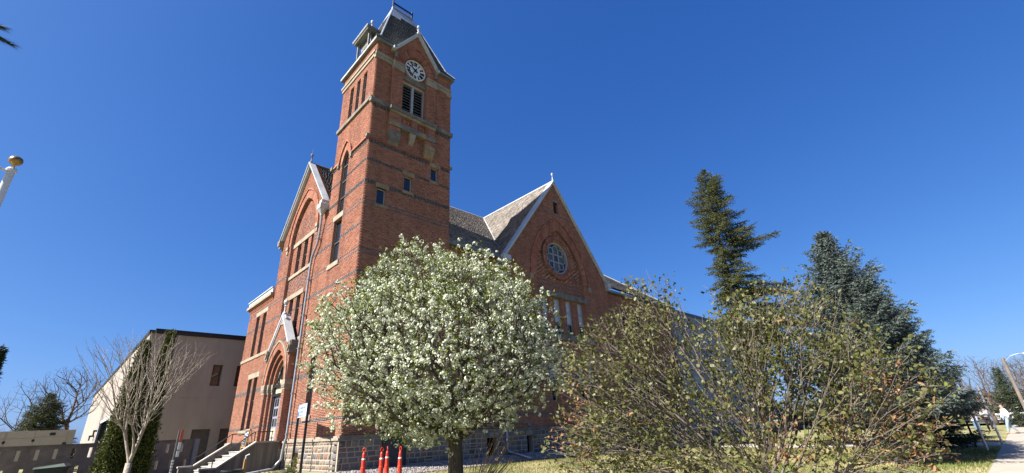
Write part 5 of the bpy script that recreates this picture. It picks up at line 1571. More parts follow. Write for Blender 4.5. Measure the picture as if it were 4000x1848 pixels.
# slanting-looking frame posts by the footpath, street pole, street lamp, small sign
def post(name, x, y, z1, r, label, cat, m='zinc', extra=None, group=None):
    o = empty(name, x, y, ground(x, y), label, cat, group)
    mb = MB(); mb.tube([(x, y, ground(x, y) - .05), (x, y, z1)], r, 8); mk('pole', mb, m, o); return o
post('metal_post', 14.8, -15.18, 2.35, .035, 'nearer bare grey metal post by the footpath', 'post', group='grey posts by the footpath')
post('metal_post', 18.65, -15.43, 2.36, .035, 'farther bare grey metal post by the footpath', 'post', group='grey posts by the footpath')
bt = empty('garden_bench', 17.2, -12.6, .27, 'low dark bench rail behind the people', 'bench')
mb = MB(); mb.box(17.0, 17.1, -14.9, -10.4, 1.08, 1.16); mk('back_rail', mb, 'iron', bt)
mb = MB(); mb.box(16.8, 17.1, -14.9, -10.4, .66, .71); mk('seat', mb, 'iron', bt)
for y in (-14.8, -12.6, -10.5):
    mb = MB(); mb.box(17.02, 17.08, y - .03, y + .03, .25, 1.1); mb.box(16.82, 16.88, y - .03, y + .03, .25, .68); mk('leg', mb, 'iron', bt)
lp = empty('street_lamp', 26.5, -16.44, .27, 'weathered utility pole with a curved street lamp arm', 'street lamp')
mb = MB(); mb.tube([(26.5, -16.44, .2), (26.5, -16.44, 3.78)], [.085, .07], 10); mk('pole', mb, 'wood' if False else 'conc', lp)
mb = MB(); mb.tube([(26.5, -16.5, 3.62), (26.5, -16.75, 3.85), (26.5, -17.05, 3.92), (26.5, -17.3, 3.9)], .012, 6); mk('arm', mb, 'silver', lp)
mb = MB(); mb.tube([(26.5, -17.2, 3.9), (26.5, -17.3, 3.9), (26.5, -17.55, 3.87)], [.03, .06, .03], 8); mk('lamp_head', mb, 'trim', lp)
ss = empty('small_roadside_sign', 22, -16.72, .27, 'small pale sign on a post at the right edge', 'sign')
mb = MB(); mb.tube([(22, -16.72, .2), (22, -16.72, 1.75)], .02, 6); mk('post', mb, 'zinc', ss)
mb = MB(); mb.box(21.96, 21.985, -16.95, -16.48, 1.35, 1.75); mk('sign_panel', mb, 'signbg', ss)

# ---- cars on the cross street
def car(x, y, label, m='carpaint'):
    o = empty('parked_car', x, y, .27, label, 'car', 'cars parked on the cross street')
    CF = lambda u, z, o_: (x - .65 + o_, y + u, .28 + z)
    mb = MB(); body = [(-1.85, .28), (1.85, .28), (1.88, .55), (1.80, .72), (1.15, .80), (-1.55, .82), (-1.84, .70), (-1.88, .5)]
    mb.prism(CF, body, 0, 1.3); mk('body', mb, m, o)
    mb = MB(); mb.prism(CF, [(-1.45, .82), (.95, .81), (.45, 1.17), (-.95, 1.19)], .1, 1.2); mk('cabin', mb, m, o)
    mb = MB(); mb.prism(CF, [(-1.2, .84), (-.2, .84), (-.22, 1.12), (-.90, 1.12)], .09, 1.21); mb.prism(CF, [(-.12, .84), (.80, .84), (.42, 1.11), (-.12, 1.12)], .09, 1.21); mk('window', mb, 'carglass', o)
    for u in (-1.15, 1.15):
        for oo in (0.02, 1.28):
            mb = MB(); mb.tube([CF(u, .27, oo - .1), CF(u, .27, oo + .02)], .27, 16); w = mk('wheel', mb, 'tyre', o)
            mb = MB(); mb.tube([CF(u, .27, oo - .11), CF(u, .27, oo + .03)], .15, 12); mk('rim', mb, 'silver', w)
    for s_ in (-.45, .45):
        mb = MB(); mb.box(x + s_ - .1, x + s_ + .1, y + 1.80, y + 1.87, .8, .9); mk('headlight', mb, 'glass', o)
    return o
car(49.0, -16.2, 'nearer white car on the cross street'); car(50.2, -20.4, 'farther white car at the right edge')
mn = MB()

# lettering becomes plain mesh geometry
bpy.context.view_layer.update()
dg = bpy.context.evaluated_depsgraph_get()
for o in [o for o in C.objects if o.type == 'FONT']:
    me = bpy.data.meshes.new_from_object(o.evaluated_get(dg), depsgraph=dg)
    q_ = bpy.data.objects.new(o.name.split('.')[0], me); C.objects.link(q_)
    q_.parent = o.parent; q_.matrix_local = o.matrix_local
    bpy.data.objects.remove(o)
# ================================================================== plants
def grow(root, targets, seg=0.18, k_path=0.25, tip=0.006, exp=0.42, wob=0.15, trunk=None, rmax=None):
    """branching skeleton: every target is tied to the nearest suitable node.
    returns nodes, parents, radii, tip indices"""
    N = [np.array(p, float) for p in (trunk or [root])]
    par = [-1] + list(range(len(N) - 1))
    pl = [0.0]
    for i in range(1, len(N)): pl.append(pl[-1] + np.linalg.norm(N[i] - N[i - 1]))
    arr = np.zeros((len(targets) * 14 + len(N) + 50, 3)); arr[:len(N)] = N
    pla = np.zeros(len(arr)); pla[:len(N)] = pl
    n = len(N); tips = []
    order = np.argsort(np.linalg.norm(targets - np.array(N[-1]), axis=1))
    for t in targets[order]:
        d = np.linalg.norm(arr[:n] - t, axis=1)
        c = d + k_path * pla[:n]
        j = int(np.argmin(c)); dist = d[j]
        m_ = max(1, int(dist / seg)); 
        if n + m_ + 2 >= len(arr): break
        p0 = arr[j].copy()
        din = (p0 - arr[par[j]]) if par[j] >= 0 else np.array([0, 0, 1.]); din = din / (np.linalg.norm(din) + 1e-9)
        cur = j
        for q_ in range(1, m_ + 1):
            s = q_ / m_
            p = p0 + (t - p0) * s + din * dist * 0.22 * s * (1 - s) + (rng.normal(0, wob, 3) * seg * (1 - s) if q_ < m_ else 0)
            arr[n] = p; par.append(cur); pla[n] = pla[cur] + np.linalg.norm(p - arr[cur]); cur = n; n += 1
        tips.append(cur)
    arr = arr[:n]; cnt = np.zeros(n)
    for t in tips: cnt[t] += 1
    main = np.full(n, -1); best = np.zeros(n)
    for i in range(n - 1, 0, -1):
        cnt[par[i]] += cnt[i]
        if cnt[i] > best[par[i]]: best[par[i]] = cnt[i]; main[par[i]] = i
    k0 = len(trunk) if trunk else 1
    ii = np.array([i for i in range(k0, n) if main[i] >= 0]); pp = np.array(par)
    for _ in range(5):
        wgt = np.clip(cnt[ii] / 6, .15, 1)[:, None] * .5
        arr[ii] = arr[ii] * (1 - wgt) + wgt * (arr[pp[ii]] + arr[main[ii]]) / 2
    rad = tip * np.maximum(cnt, 1) ** exp
    if rmax: rad = np.minimum(rad, rmax)
    return arr, np.array(par), rad, np.array(tips)

def branch_mesh(arr, par, rad, k=4, idx=None):
    i = np.arange(1, len(arr)) if idx is None else idx
    a, b = arr[par[i]], arr[i]; ra, rb = rad[par[i]], rad[i]
    ra = np.minimum(ra, rb * 1.6)
    d = b - a; ln = np.linalg.norm(d, axis=1, keepdims=True) + 1e-9; d = d / ln
    b = b + d * rb[:, None] * 0.3
    h = np.where(np.abs(d[:, 2:3]) < .9, np.array([[0, 0, 1.]]), np.array([[1., 0, 0]]))
    e1 = np.cross(d, h); e1 /= np.linalg.norm(e1, axis=1, keepdims=True); e2 = np.cross(d, e1)
    V = []
    for p, r in ((a, ra), (b, rb)):
        for j in range(k):
            q_ = 2 * math.pi * j / k
            V.append(p + r[:, None] * (math.cos(q_) * e1 + math.sin(q_) * e2))
    V = np.stack(V, 1).reshape(-1, 3)
    base = np.array([(j, (j + 1) % k, k + (j + 1) % k, k + j) for j in range(k)])
    F = (base[None] + (np.arange(len(i)) * 2 * k)[:, None, None]).reshape(-1, 4)
    return V, F

def leaf_cards(P, D, size, n_per, spread, jitter=0.35, aspect=0.6, fold=0.25):
    """leaves: two triangles folded on the midrib, at points P with twig direction D"""
    n = len(P) * n_per
    p = np.repeat(P, n_per, 0) + rng.normal(0, spread, (n, 3))
    d = np.repeat(D, n_per, 0) * 0.5 + rng.normal(0, 1, (n, 3)); d /= np.linalg.norm(d, axis=1, keepdims=True)
    u = rng.normal(0, 1, (n, 3)); u -= d * np.sum(u * d, 1, keepdims=True); u /= np.linalg.norm(u, axis=1, keepdims=True)
    w = np.cross(d, u)
    L_ = (size * rng.uniform(1 - jitter, 1 + jitter, n))[:, None]
    a = p; nl = n
    hw = L_ * aspect * .5
    q1 = p + d * L_ * .28 + u * hw * .82 + w * L_ * fold * .25; q2 = p + d * L_ * .66 + u * hw * .80 + w * L_ * fold * .3
    q3 = p + d * L_ * .66 - u * hw * .80 + w * L_ * fold * .3; q4 = p + d * L_ * .28 - u * hw * .82 + w * L_ * fold * .25
    t6 = p + d * L_ * 1.0 - w * L_ * .06
    V = np.stack([a, q1, q2, t6, q3, q4], 1).reshape(-1, 3)
    F = (np.array([(0, 1, 2, 3), (0, 3, 4, 5)])[None] + (np.arange(n) * 6)[:, None, None]).reshape(-1, 4)
    return V, F, np.repeat(rng.random(n), 2)
    m1 = p + d * L_ * .45 + u * L_ * aspect * .5 + w * L_ * fold * .4; t = p + d * L_ * 1.0; m2 = p + d * L_ * .45 - u * L_ * aspect * .5 + w * L_ * fold * .4
    mid = p + d * L_ * .5
    V = np.stack([a, m1, t, m2], 1).reshape(-1, 3)
    base = np.array([(0, 1, 2), (0, 2, 3)])
    F = (base[None] + (np.arange(n) * 4)[:, None, None]).reshape(-1, 3)
    return V, F, np.repeat(rng.random(n), 2)

def merge(parts):
    V = []; F = []; T = []; o = 0
    for v, f, t in parts:
        V.append(v); F.append(f + o); T.append(t); o += len(v)
    return np.concatenate(V), np.concatenate(F), np.concatenate(T)

def blossom(P, r, petals=16):
    """round cluster of small petals on the upper hemisphere of each point"""
    n = len(P) * petals
    c = np.repeat(P, petals, 0)
    d = rng.normal(0, 1, (n, 3)); d[:, 2] = d[:, 2] * .8 + .25; d /= np.linalg.norm(d, axis=1, keepdims=True)
    rr = (np.repeat(r * rng.uniform(.45, 1.25, len(P)), petals) * rng.uniform(.75, 1.1, n))[:, None]
    u = rng.normal(0, 1, (n, 3)); u -= d * np.sum(u * d, 1, keepdims=True); u /= np.linalg.norm(u, axis=1, keepdims=True)
    w = np.cross(d, u); s = rr * .52
    o = c + d * rr
    V = np.stack([o + u * s, o + w * s * 1.0 + d * s * .3, o - u * s, o - w * s + d * s * .2], 1).reshape(-1, 3)
    F = (np.array([(0, 1, 2, 3)])[None] + (np.arange(n) * 4)[:, None, None]).reshape(-1, 4)
    return V, F, rng.random(n)

# ---- flowering pear
pc = np.array([-2.01, -8.77, 3.08])
def pear_targets(n):
    out = []
    while len(out) < n:
        d = rng.normal(0, 1, 3); d /= np.linalg.norm(d)
        r = rng.uniform(.12, 1) ** (1 / 3.2)
        if d[2] < -0.25: r *= 1 - (-d[2] - .25) * .30
        lump = 1.02 + .07 * math.sin(6 * d[0] + 4 * d[2]) + .06 * math.sin(8 * d[1] + 2) + .04 * math.sin(15 * d[0] + 11 * d[1])
        p = pc + d * r * lump * np.array([2.36, 2.36, 2.0])
        if p[2] < 1.5 and rng.random() < .75: continue
        # open heart under the crown, seen from the lower right
        out.append(p)
    return np.array(out)
T = pear_targets(6800)
extra = np.array([[-2.35, -8.7, 1.45], [-2.1, -8.95, 1.5], [-2.5, -8.6, 1.6], [-1.3, -9.6, 1.6], [-1.1, -9.7, 1.75], [-3.55, -7.75, 1.75], [-3.5, -7.7, 1.95], [-3.75, -7.6, 2.1], [-.75, -9.4, 1.6]])
extra = np.concatenate([extra + rng.normal(0, .09, extra.shape) for _ in range(4)])
T = np.concatenate([T, extra])
tx_, ty__ = -1.60, -8.78
trunk = [(tx_, ty__, .25), (tx_, ty__, .7), (tx_ - .02, ty__ + .0, 1.1), (tx_ - .05, ty__ - .02, 1.5), (tx_ - .07, ty__, 1.9)]
arr, par, rad, tips = grow(None, T, seg=.16, k_path=.30, tip=.0030, exp=.46, trunk=trunk)
tree = empty('flowering_pear_tree', tx_, ty__, .28, 'round pear tree covered in white blossom and young green leaves', 'tree')
rad[:5] = [.165, .145, .135, .125, .11]
mb = MB(); mb.tube([trunk[0], trunk[1], trunk[2], trunk[3], trunk[4]], [.19, .15, .14, .135, .12], 12); mk('trunk', mb, 'bark', tree, smooth=True)
V, F = branch_mesh(arr, par, rad, 5, np.arange(5, len(arr)))
mk_np('branches', V, F, 'bark', None, None, tree)
fine = np.where(rad < .0075)[0]; fine = fine[fine > 5]
fp_ = arr[fine] + rng.normal(0, .02, (len(fine), 3))
dist = np.linalg.norm((fp_ - pc) / np.array([2.3, 2.3, 2.15]), axis=1)
clump = .5 + .5 * np.sin(fp_[:, 0] * 5.1 + 1.3 * np.sin(fp_[:, 2] * 4)) * np.sin(fp_[:, 1] * 4.7 + fp_[:, 2] * 2.2)
bl = fp_[(rng.random(len(fp_)) < np.clip((dist - .15) * 1.15, .08, .95) * (.62 + .5 * clump))]
top = (fp_[:, 2] > 4.2)
bl = np.concatenate([bl, bl[rng.random(len(bl)) < .5] + rng.normal(0, .045, (int(0), 3))]) if False else bl
xt = bl[rng.random(len(bl)) < .85]; bl = np.concatenate([bl, xt + rng.normal(0, .05, xt.shape)])
xt = bl[rng.random(len(bl)) < .4]; bl = np.concatenate([bl, xt + rng.normal(0, .06, xt.shape)])
V, F, t = blossom(bl, .036, 11)
mk_np('blossom', V, F, 'petal', t, None, tree, kind='stuff')
dirs = arr[fine] - arr[par[fine]]; dirs /= np.linalg.norm(dirs, axis=1, keepdims=True) + 1e-9
w = rng.random(len(fp_)) < np.clip(.50 + .55 * (fp_[:, 2] - 3.6) * .5, .35, 1)
V, F, t = leaf_cards(fp_[w], dirs[w], .054, 9, .06, aspect=.5)
mk_np('foliage', V, F, 'youngleaf', t, None, tree, kind='stuff')
# upright shoots with green tips on the top of the crown
print('pear nodes', len(arr), 'blossoms', len(bl), len(fine))

# basal shoots beside the trunk
su = empty('basal_shoots', -1.25, -8.95, .3, 'leafless tan shoots sprouting right of the pear trunk', 'shrub')
mb = MB()
for k in range(34):
    a = random.uniform(-.4, 1.3); b = random.uniform(.9, 1.6)
    x0, y0 = -1.38 + random.uniform(-.05, .05), -8.98 + random.uniform(-.05, .05)
    e = (x0 + .72 * (.25 + .75 * math.sin(a)) * .9 , y0 - .62 * (.25 + .75 * math.sin(a)) * .8 + random.uniform(-.1, .1), .3 + b * random.uniform(.6, 1.0))
    mb.tube([(x0, y0, .3), ((x0 + e[0]) / 2 - .06, (y0 + e[1]) / 2, (.3 + e[2]) / 2 + .02), e], [.013, .009, .004], 4)
mk('canes', mb, 'cane', su)

# ---- large olive-leaved shrub in the foreground
blobs = [((-1.55, -12.55, 2.05), (1.0, .9, 1.15), 1.0), ((-1.15, -13.05, 2.9), (.70, .55, .85), .5), ((-.80, -13.95, 2.25), (.8, .75, .85), .6), ((-.62, -14.35, 2.5), (.5, .5, .8), .3),
         ((-.55, -14.7, 2.35), (.85, .8, 1.05), .9), ((-.45, -15.25, 1.75), (.7, .75, .85), .6), ((-1.0, -13.5, 1.55), (1.2, 1.2, .8), .8), ((-1.75, -12.2, 1.35), (.8, .7, .6), .4), ((-1.1, -13.3, 1.15), (1.3, 1.3, .45), .6), ((-.5, -15.0, 1.25), (.6, .9, .4), .3)]
def blob_targets(blobs, n):
    w = np.array([b[2] for b in blobs]); w /= w.sum(); out = []
    for k in range(n):
        b = blobs[rng.choice(len(blobs), p=w)]
        d = rng.normal(0, 1, 3); d /= np.linalg.norm(d); r = rng.uniform(.05, 1) ** (1 / 2.2)
        out.append(np.array(b[0]) + d * r * np.array(b[1]))
    return np.array(out)
T = blob_targets(blobs, 7000)
spr = []
for (x, y, z) in ((-1.15, -13.13, 3.82), (-1.02, -13.3, 3.62), (-1.3, -12.95, 3.55), (-.82, -13.90, 3.62), (-.80, -13.9, 3.2), (-.46, -15.05, 3.2), (-.6, -14.4, 3.3), (-.42, -15.45, 2.6), (-1.9, -12.0, 2.6), (-1.7, -12.3, 3.0)):
    for q_ in range(7): spr.append((x + rng.normal(0, .06), y + rng.normal(0, .06), z - q_ * .09))
T = np.concatenate([T, np.array(spr)])
T = T[T[:, 2] > .75]
root = (-.62, -14.05, .26)
tk = [root, (-.62, -14.05, .45)]
arr, par, rad, tips = grow(None, T, seg=.12, k_path=.62, tip=.0018, exp=.40, wob=.3, trunk=tk, rmax=.024)
bush = empty('large_olive_shrub', -.7, -14, .27, 'large loose shrub with olive green leaves and arching grey stems', 'shrub')
V, F = branch_mesh(arr, par, rad, 4); mk_np('stems', V, F, 'bark_b', None, None, bush)
fine = np.where(rad < .0052)[0]; fine = fine[fine > 3]; print('bush fine', len(fine))
dirs = arr[fine] - arr[par[fine]]; dirs /= np.linalg.norm(dirs, axis=1, keepdims=True) + 1e-9
fp_ = arr[fine]
dead_c = np.array([(-1.95, -11.95, 1.85), (-.42, -15.35, 1.75), (-.35, -15.5, 1.45), (-.5, -15.0, 1.35), (-.9, -14.3, 1.3), (-1.9, -12.0, 1.45), (-.4, -15.45, 1.1)])
dd_ = np.min(np.linalg.norm(fp_[:, None] - dead_c[None], axis=2), 1)
isdead = ((dd_ < .36) & (rng.random(len(fp_)) < .55)) | (rng.random(len(fp_)) < .012)
hole = np.sin(fp_[:, 0] * 6 + 1) * np.sin(fp_[:, 1] * 5) * np.sin(fp_[:, 2] * 5.5)
lf = (~isdead) & (rng.random(len(fp_)) < np.clip(.62 + hole * 1.6, .03, 1))
zone = .5 + .5 * np.sin(fp_[:, 0] * 2.3 + fp_[:, 2] * 3.1) * np.sin(fp_[:, 1] * 2.9)
V, F, t = leaf_cards(fp_[lf], dirs[lf], .044, 5, .045, aspect=.8, jitter=.5)
t = np.clip(t * .62 + np.repeat(zone[lf], 10) * .38, 0, 1)
mk_np('foliage', V, F, 'oliveleaf', t, None, bush, kind='stuff')
V, F, t = leaf_cards(fp_[isdead], dirs[isdead], .055, 3, .03, aspect=.45)
mk_np('dry_leaves', V, F, 'deadleaf', t, None, bush, kind='stuff')
print('bush nodes', len(arr))

# ---- pale bare tree, left
def bare_tree(name, root, h0, top_c, top_r, n, label, cat='tree', m='bark_p', tip=.0035, exp=.46, seg=.16, kp=.2, group=None, trunk_r=.07, up=0.0):
    T = []
    while len(T) < n:
        d = rng.normal(0, 1, 3); d /= np.linalg.norm(d); r = rng.uniform(.1, 1) ** (1 / 2.4)
        T.append(np.array(top_c) + d * r * np.array(top_r))
    T = np.array(T); 
    x, y, z = root
    tk = [(x, y, z), (x + .01, y, z + h0 * .5), (x, y, z + h0)]
    arr, par, rad, tips = grow(None, T, seg=seg, k_path=kp, tip=tip, exp=exp, wob=.2, trunk=tk)
    arr[3:, 2] += up * (arr[3:, 2] - z - h0).clip(0) ** 1.5 * 0
    tree = empty(name, x, y, z, label, cat, group)
    mb = MB(); mb.tube(tk, [trunk_r * 1.25, trunk_r, max(trunk_r * .9, rad[2])], 9); mk('trunk', mb, m, tree, smooth=True)
    V, F = branch_mesh(arr, par, np.minimum(rad, trunk_r), 4, np.arange(3, len(arr))); mk_np('crown', V, F, m, None, None, tree)
    return tree, arr, par, rad
bx, by = -6.5, -8.49
T = []
# fan of upright main limbs
tree = empty('bare_young_tree', bx, by, .3, 'pale leafless young tree with many upright twigs before the annex', 'tree')
for k in range(1150):
    a = rng.uniform(0, 6.28); rr = rng.uniform(0, 1) ** .6; hh = rng.uniform(.1, 1) ** .8
    z = 1.70 + 1.55 * hh * (1 - .25 * rr)
    R_ = (.10 + .72 * hh) * rr
    T.append((bx - .1 + R_ * math.cos(a), by + R_ * math.sin(a), z))
T = np.array(T)
tk = [(bx, by, .28), (bx + .0, by, .9), (bx, by, 1.45)]
arr, par, rad, tips = grow(None, T, seg=.08, k_path=.75, tip=.0012, exp=.44, wob=.25, trunk=tk)
mb = MB(); mb.tube(tk, [.055, .042, .036], 9); mk('trunk', mb, 'bark_p', tree, smooth=True)
V, F = branch_mesh(arr, par, np.minimum(rad, .022), 4, np.arange(3, len(arr))); mk_np('branches', V, F, 'bark_p', None, None, tree)

# ---- arborvitae, two tips
def arborvitae(x, y, h, r, label, group=None):
    g = ground(x, y); tree = empty('arborvitae', x, y, g, label, 'tree', group)
    mb = MB(); mb.tube([(x, y, g), (x, y, g + h * .9)], [.09, .02], 7); mk('trunk', mb, 'bark', tree)
    n = int(16000 * h * r); z = rng.uniform(0, 1, n) ** 1.15
    a = rng.uniform(0, 6.28, n)
    prof = r * np.clip(1.15 * (1 - z ** 1.7), 0.05, 1) * (.92 + .12 * np.sin(a * 4 + z * 9) + .08 * np.sin(a * 9 + z * 23))
    rr = prof * rng.uniform(.55, 1.05, n) ** .6
    P = np.stack([x + rr * np.cos(a), y + rr * np.sin(a), g + .05 + z * h], 1)
    D = np.stack([np.cos(a) * .5, np.sin(a) * .5, np.full(n, 1.3)], 1); D /= np.linalg.norm(D, axis=1, keepdims=True)
    V, F, t = leaf_cards(P, D * 2.2, .05, 3, .03, aspect=.36)
    mk_np('foliage', V, F, 'scale', t, None, tree, kind='stuff')
    return tree
arborvitae(-6.06, -5.53, 3.28, .15, 'taller narrow arborvitae, the right one of the pair', 'arborvitae behind the bare tree')
arborvitae(-6.40, -5.48, 3.05, .25, 'broader arborvitae reaching the ground, the left one of the pair', 'arborvitae behind the bare tree')

# ---- spruces
def spruce(x, y, h, rfun, label, m='needle', name='spruce_tree', base=None, nb=150, tw=.16, lean=(0, 0), group=None, droop=.25, dens=1.0, zlow=.1, seed=None, trunk_r=.13, rough=True, lift=.30):
    g = ground(x, y) if base is None else base
    tree = empty(name, x, y, g, label, 'tree', group)
    ax = lambda s: np.array((x + lean[0] * s, y + lean[1] * s, g + h * s))
    mb = MB(); mb.tube([ax(0), ax(.3), ax(.6), ax(1.0)], [trunk_r, trunk_r * .75, trunk_r * .45, .01], 8); mk('trunk', mb, 'bark', tree)
    Pn = []; Dn = []; segs_a = []; segs_b = []; sr = []
    for i in range(nb):
        s = zlow + (1 - zlow) * (i + rng.random()) / nb
        a = i * 2.399 + rng.normal(0, .3)
        Lb = rfun(s, a) * (rng.uniform(.5, 1.22) if rough else rng.uniform(.75, 1.12))
        if Lb < .05: continue
        o = ax(s); pit = (.55 * s - droop) + rng.normal(0, .08)
        d = np.array((math.cos(a) * math.cos(pit), math.sin(a) * math.cos(pit), math.sin(pit)))
        n = max(3, int(Lb / .11)); prev = o
        for k in range(1, n + 1):
            u = k / n
            p = o + d * Lb * u + np.array((0, 0, Lb * (-.18 * u + (lift + .35 * max(0, s - .5)) * u * u)))
            segs_a.append(prev); segs_b.append(p); sr.append(.018 * (1 - u) + .005); prev = p
            if u < .15: continue
            side = np.cross(d, (0, 0, 1)); side /= np.linalg.norm(side)
            for sg_ in (-1, 1):
                for q_ in range(int(2 * dens) or 1):
                    lt = tw * (1.25 - u * .6) * rng.uniform(.6, 1.4) * (1 + Lb * .35) * min(1, .3 + Lb)
                    dt = d * .75 + side * sg_ * rng.uniform(.5, 1.1) + np.array((0, 0, rng.uniform(-.5, .12)))
                    dt /= np.linalg.norm(dt)
                    m_ = max(2, int(lt / .055))
                    for w_ in range(m_):
                        Pn.append(p + dt * lt * (w_ + rng.random()) / m_ ); Dn.append(dt)
            Pn.append(p); Dn.append(d)
    Pn = np.array(Pn); Dn = np.array(Dn)
    A, B = np.array(segs_a), np.array(segs_b)
    arr = np.concatenate([A, B]); nn = len(A)
    par = np.concatenate([np.zeros(nn, int), np.arange(nn)]); rad = np.concatenate([sr, sr])
    V, F = branch_mesh(arr, par, rad, 3, np.arange(nn, 2 * nn)); mk_np('branches', V, F, 'bark', None, None, tree)
    # needle tufts: short bundles of thin blades round the twig
    k = 4; n = len(Pn) * k
    p = np.repeat(Pn, k, 0); d0 = np.repeat(Dn, k, 0)
    r_ = rng.normal(0, 1, (n, 3)); r_ -= d0 * np.sum(r_ * d0, 1, keepdims=True); r_ /= np.linalg.norm(r_, axis=1, keepdims=True)
    d = d0 * .9 + r_ * .75; d /= np.linalg.norm(d, axis=1, keepdims=True)
    w = np.cross(d, r_) * .011; ln = rng.uniform(.045, .085, n)[:, None]
    V = np.stack([p - w, p + w, p + d * ln + w * .4, p + d * ln - w * .4], 1).reshape(-1, 3)
    F = (np.array([(0, 1, 2, 3)])[None] + (np.arange(n) * 4)[:, None, None]).reshape(-1, 4)
    t = np.clip(np.repeat(rng.random(len(Pn)), k) * .6 + rng.random(n) * .4, 0, 1)
    mk_np('foliage', V, F, m, t, None, tree, kind='stuff')
    return tree
# direction towards the right of the picture (for the lopsided crown)
RA = math.atan2(-.684, .728)
def lop(s, a):
    d = (1 - s) * 13.6; c = math.cos(a - RA)
    xs_ = [0, .5, 1.3, 2.4, 3.3, 3.8, 4.3, 5.0, 5.6, 6.4, 7.2, 8.0, 9.0, 14]
    rt = [.02, .45, .95, 1.15, 1.3, 2.7, 2.6, .6, 1.0, 3.9, 1.4, 4.4, 2.0, 2.4]
    lf = [.02, .35, .8, .95, 1.0, 1.05, .45, .6, .85, .65, .45, .8, 1.2, 1.3]
    r1, r0 = np.interp(d, xs_, rt), np.interp(d, xs_, lf)
    w = (.5 + .5 * c) ** 1.7
    return float(r0 + (r1 - r0) * w)
spruce(15.3, -8.42, 13.9, lop, 'tall lopsided green spruce leaning over the shrub', nb=235, tw=.27, dens=1.7, zlow=.34, droop=.34, lean=(-.12, -.1), trunk_r=.2, lift=.10)
cone_f = lambda R0, p=1.0: (lambda s, a: R0 * (1 - s) ** p + .05)
spruce(9.55, -13.68, 6.75, cone_f(2.25, .8), 'tall blue-green spruce, the nearest of the row', 'needle_b', nb=300, tw=.24, dens=1.7, group='row of spruces by the footpath', zlow=.19, lift=.5)
spruce(12.6, -13.85, 5.55, cone_f(1.85, .7), 'second blue-green spruce of the row, shorter with a rounded top', 'needle_b', nb=270, tw=.24, dens=1.7, group='row of spruces by the footpath', zlow=.2, lift=.5)
spruce(15.8, -13.6, 5.2, lambda s, a: 1.7 * (1 - s) ** .55 * min(1, .7 + s) + .05, 'third spruce of the row, dark green and broad', 'needle_d', nb=260, tw=.24, dens=1.7, group='row of spruces by the footpath', zlow=.06, lift=.4)
spruce(21.0, -13.1, 4.9, lambda s, a: 1.65 * (1 - s) ** .5 * min(1, .62 + s) + .05, 'last and darkest spruce of the row beside the people', 'needle_d', nb=260, tw=.26, dens=1.7, group='row of spruces by the footpath', zlow=.05, lift=.35)
# dark conifer at the left edge
spruce(-8.48, -2.50, 3.08, lambda s, a: .42 * (1.05 - s * .75), 'dark narrow conifer cut by the left edge', 'needle_d', nb=260, tw=.12, dens=1.4, zlow=.02, droop=-.5, rough=False)
# small spruce behind the trailer
spruce(-7.95, 36.0, 5.6, cone_f(2.6, .85), 'small green spruce beyond the trailer', 'needle', nb=170, tw=.45, dens=1, zlow=.15)

# pine bough reaching in at the upper left
pb = empty('pine_tree', -10.2, -10.7, .27, 'pine bough with long needles at the upper left edge', 'tree')
mb = MB(); mb.tube([(-11.2, -10.75, .2), (-11.2, -10.75, 6.5)], [.2, .12], 8); mk('trunk', mb, 'bark', pb)
mb = MB(); mb.tube([(-11.2, -10.75, 5.2), (-9.6, -10.65, 5.55), (-8.72, -10.58, 5.50), (-8.56, -10.57, 5.45)], [.05, .03, .012, .006], 6)
mb.tube([(-9.1, -10.61, 5.53), (-8.68, -10.56, 5.60)], [.012, .005], 5)
mk('branch', mb, 'bark', pb)
Pn, Dn = [], []
for (a, b) in (((-9.2, -10.61, 5.53), (-8.55, -10.57, 5.44)), ((-9.1, -10.61, 5.53), (-8.66, -10.56, 5.60)), ((-9.0, -10.60, 5.5), (-8.7, -10.58, 5.35))):
    a, b = np.array(a), np.array(b); d = (b - a) / np.linalg.norm(b - a)
    for k in range(110): Pn.append(a + (b - a) * k / 110); Dn.append(d)
Pn, Dn = np.array(Pn), np.array(Dn); k = 9; n = len(Pn) * k
p = np.repeat(Pn, k, 0); d0 = np.repeat(Dn, k, 0); r_ = rng.normal(0, 1, (n, 3)); r_ /= np.linalg.norm(r_, axis=1, keepdims=True)
d = d0 * 1.2 + r_ * .6; d /= np.linalg.norm(d, axis=1, keepdims=True); w = np.cross(d, r_) * .0022; ln = rng.uniform(.07, .12, n)[:, None]
V = np.stack([p - w, p + w, p + d * ln], 1).reshape(-1, 3); F = np.arange(3 * n).reshape(-1, 3)
mk_np('needles', V, F, 'needle_d', rng.random(n), None, pb, kind='stuff')

# ---- background trees
bare_tree('bare_background_tree', (-6.0, 38, .3), 2.0, (-6.9, 37.6, 6.1), (2.5, 2.2, 2.35), 1500, 'dark spreading leafless tree behind the low wall', m='bark_far', tip=.006, exp=.45, seg=.3, trunk_r=.30)
bare_tree('bare_background_tree', (-9.6, 40, .3), 2.0, (-9.8, 40, 5.0), (2.5, 2, 2.6), 500, 'thin distant leafless tree at the far left', m='bark_far', tip=.006, exp=.42, seg=.35, trunk_r=.16)
labs = ['leafless street tree just right of the spruce row', 'wide leafless street tree behind the white cars', 'leafless street tree at the right edge of the picture',
        'low leafless tree behind the standing people', 'farthest leafless street tree beyond the cross street', 'tall leafless tree left of the street lamp']
for k, (x, y, h, r) in enumerate(((36, -12.8, 3.2, 1.7), (40, -16.6, 4.0, 2.1), (36, -18.4, 4.2, 2.3), (33, -11.4, 2.6, 1.6), (52, -18, 4.8, 2.8), (44, -14.6, 4.6, 2.2))):
    bare_tree('bare_street_tree', (x, y, .27), .9, (x, y, .5 + h * .62), (r, r, h * .46), 1700, labs[k], m='bark_far', tip=.004, exp=.43, seg=.26, trunk_r=.14, group='leafless street trees at the right')
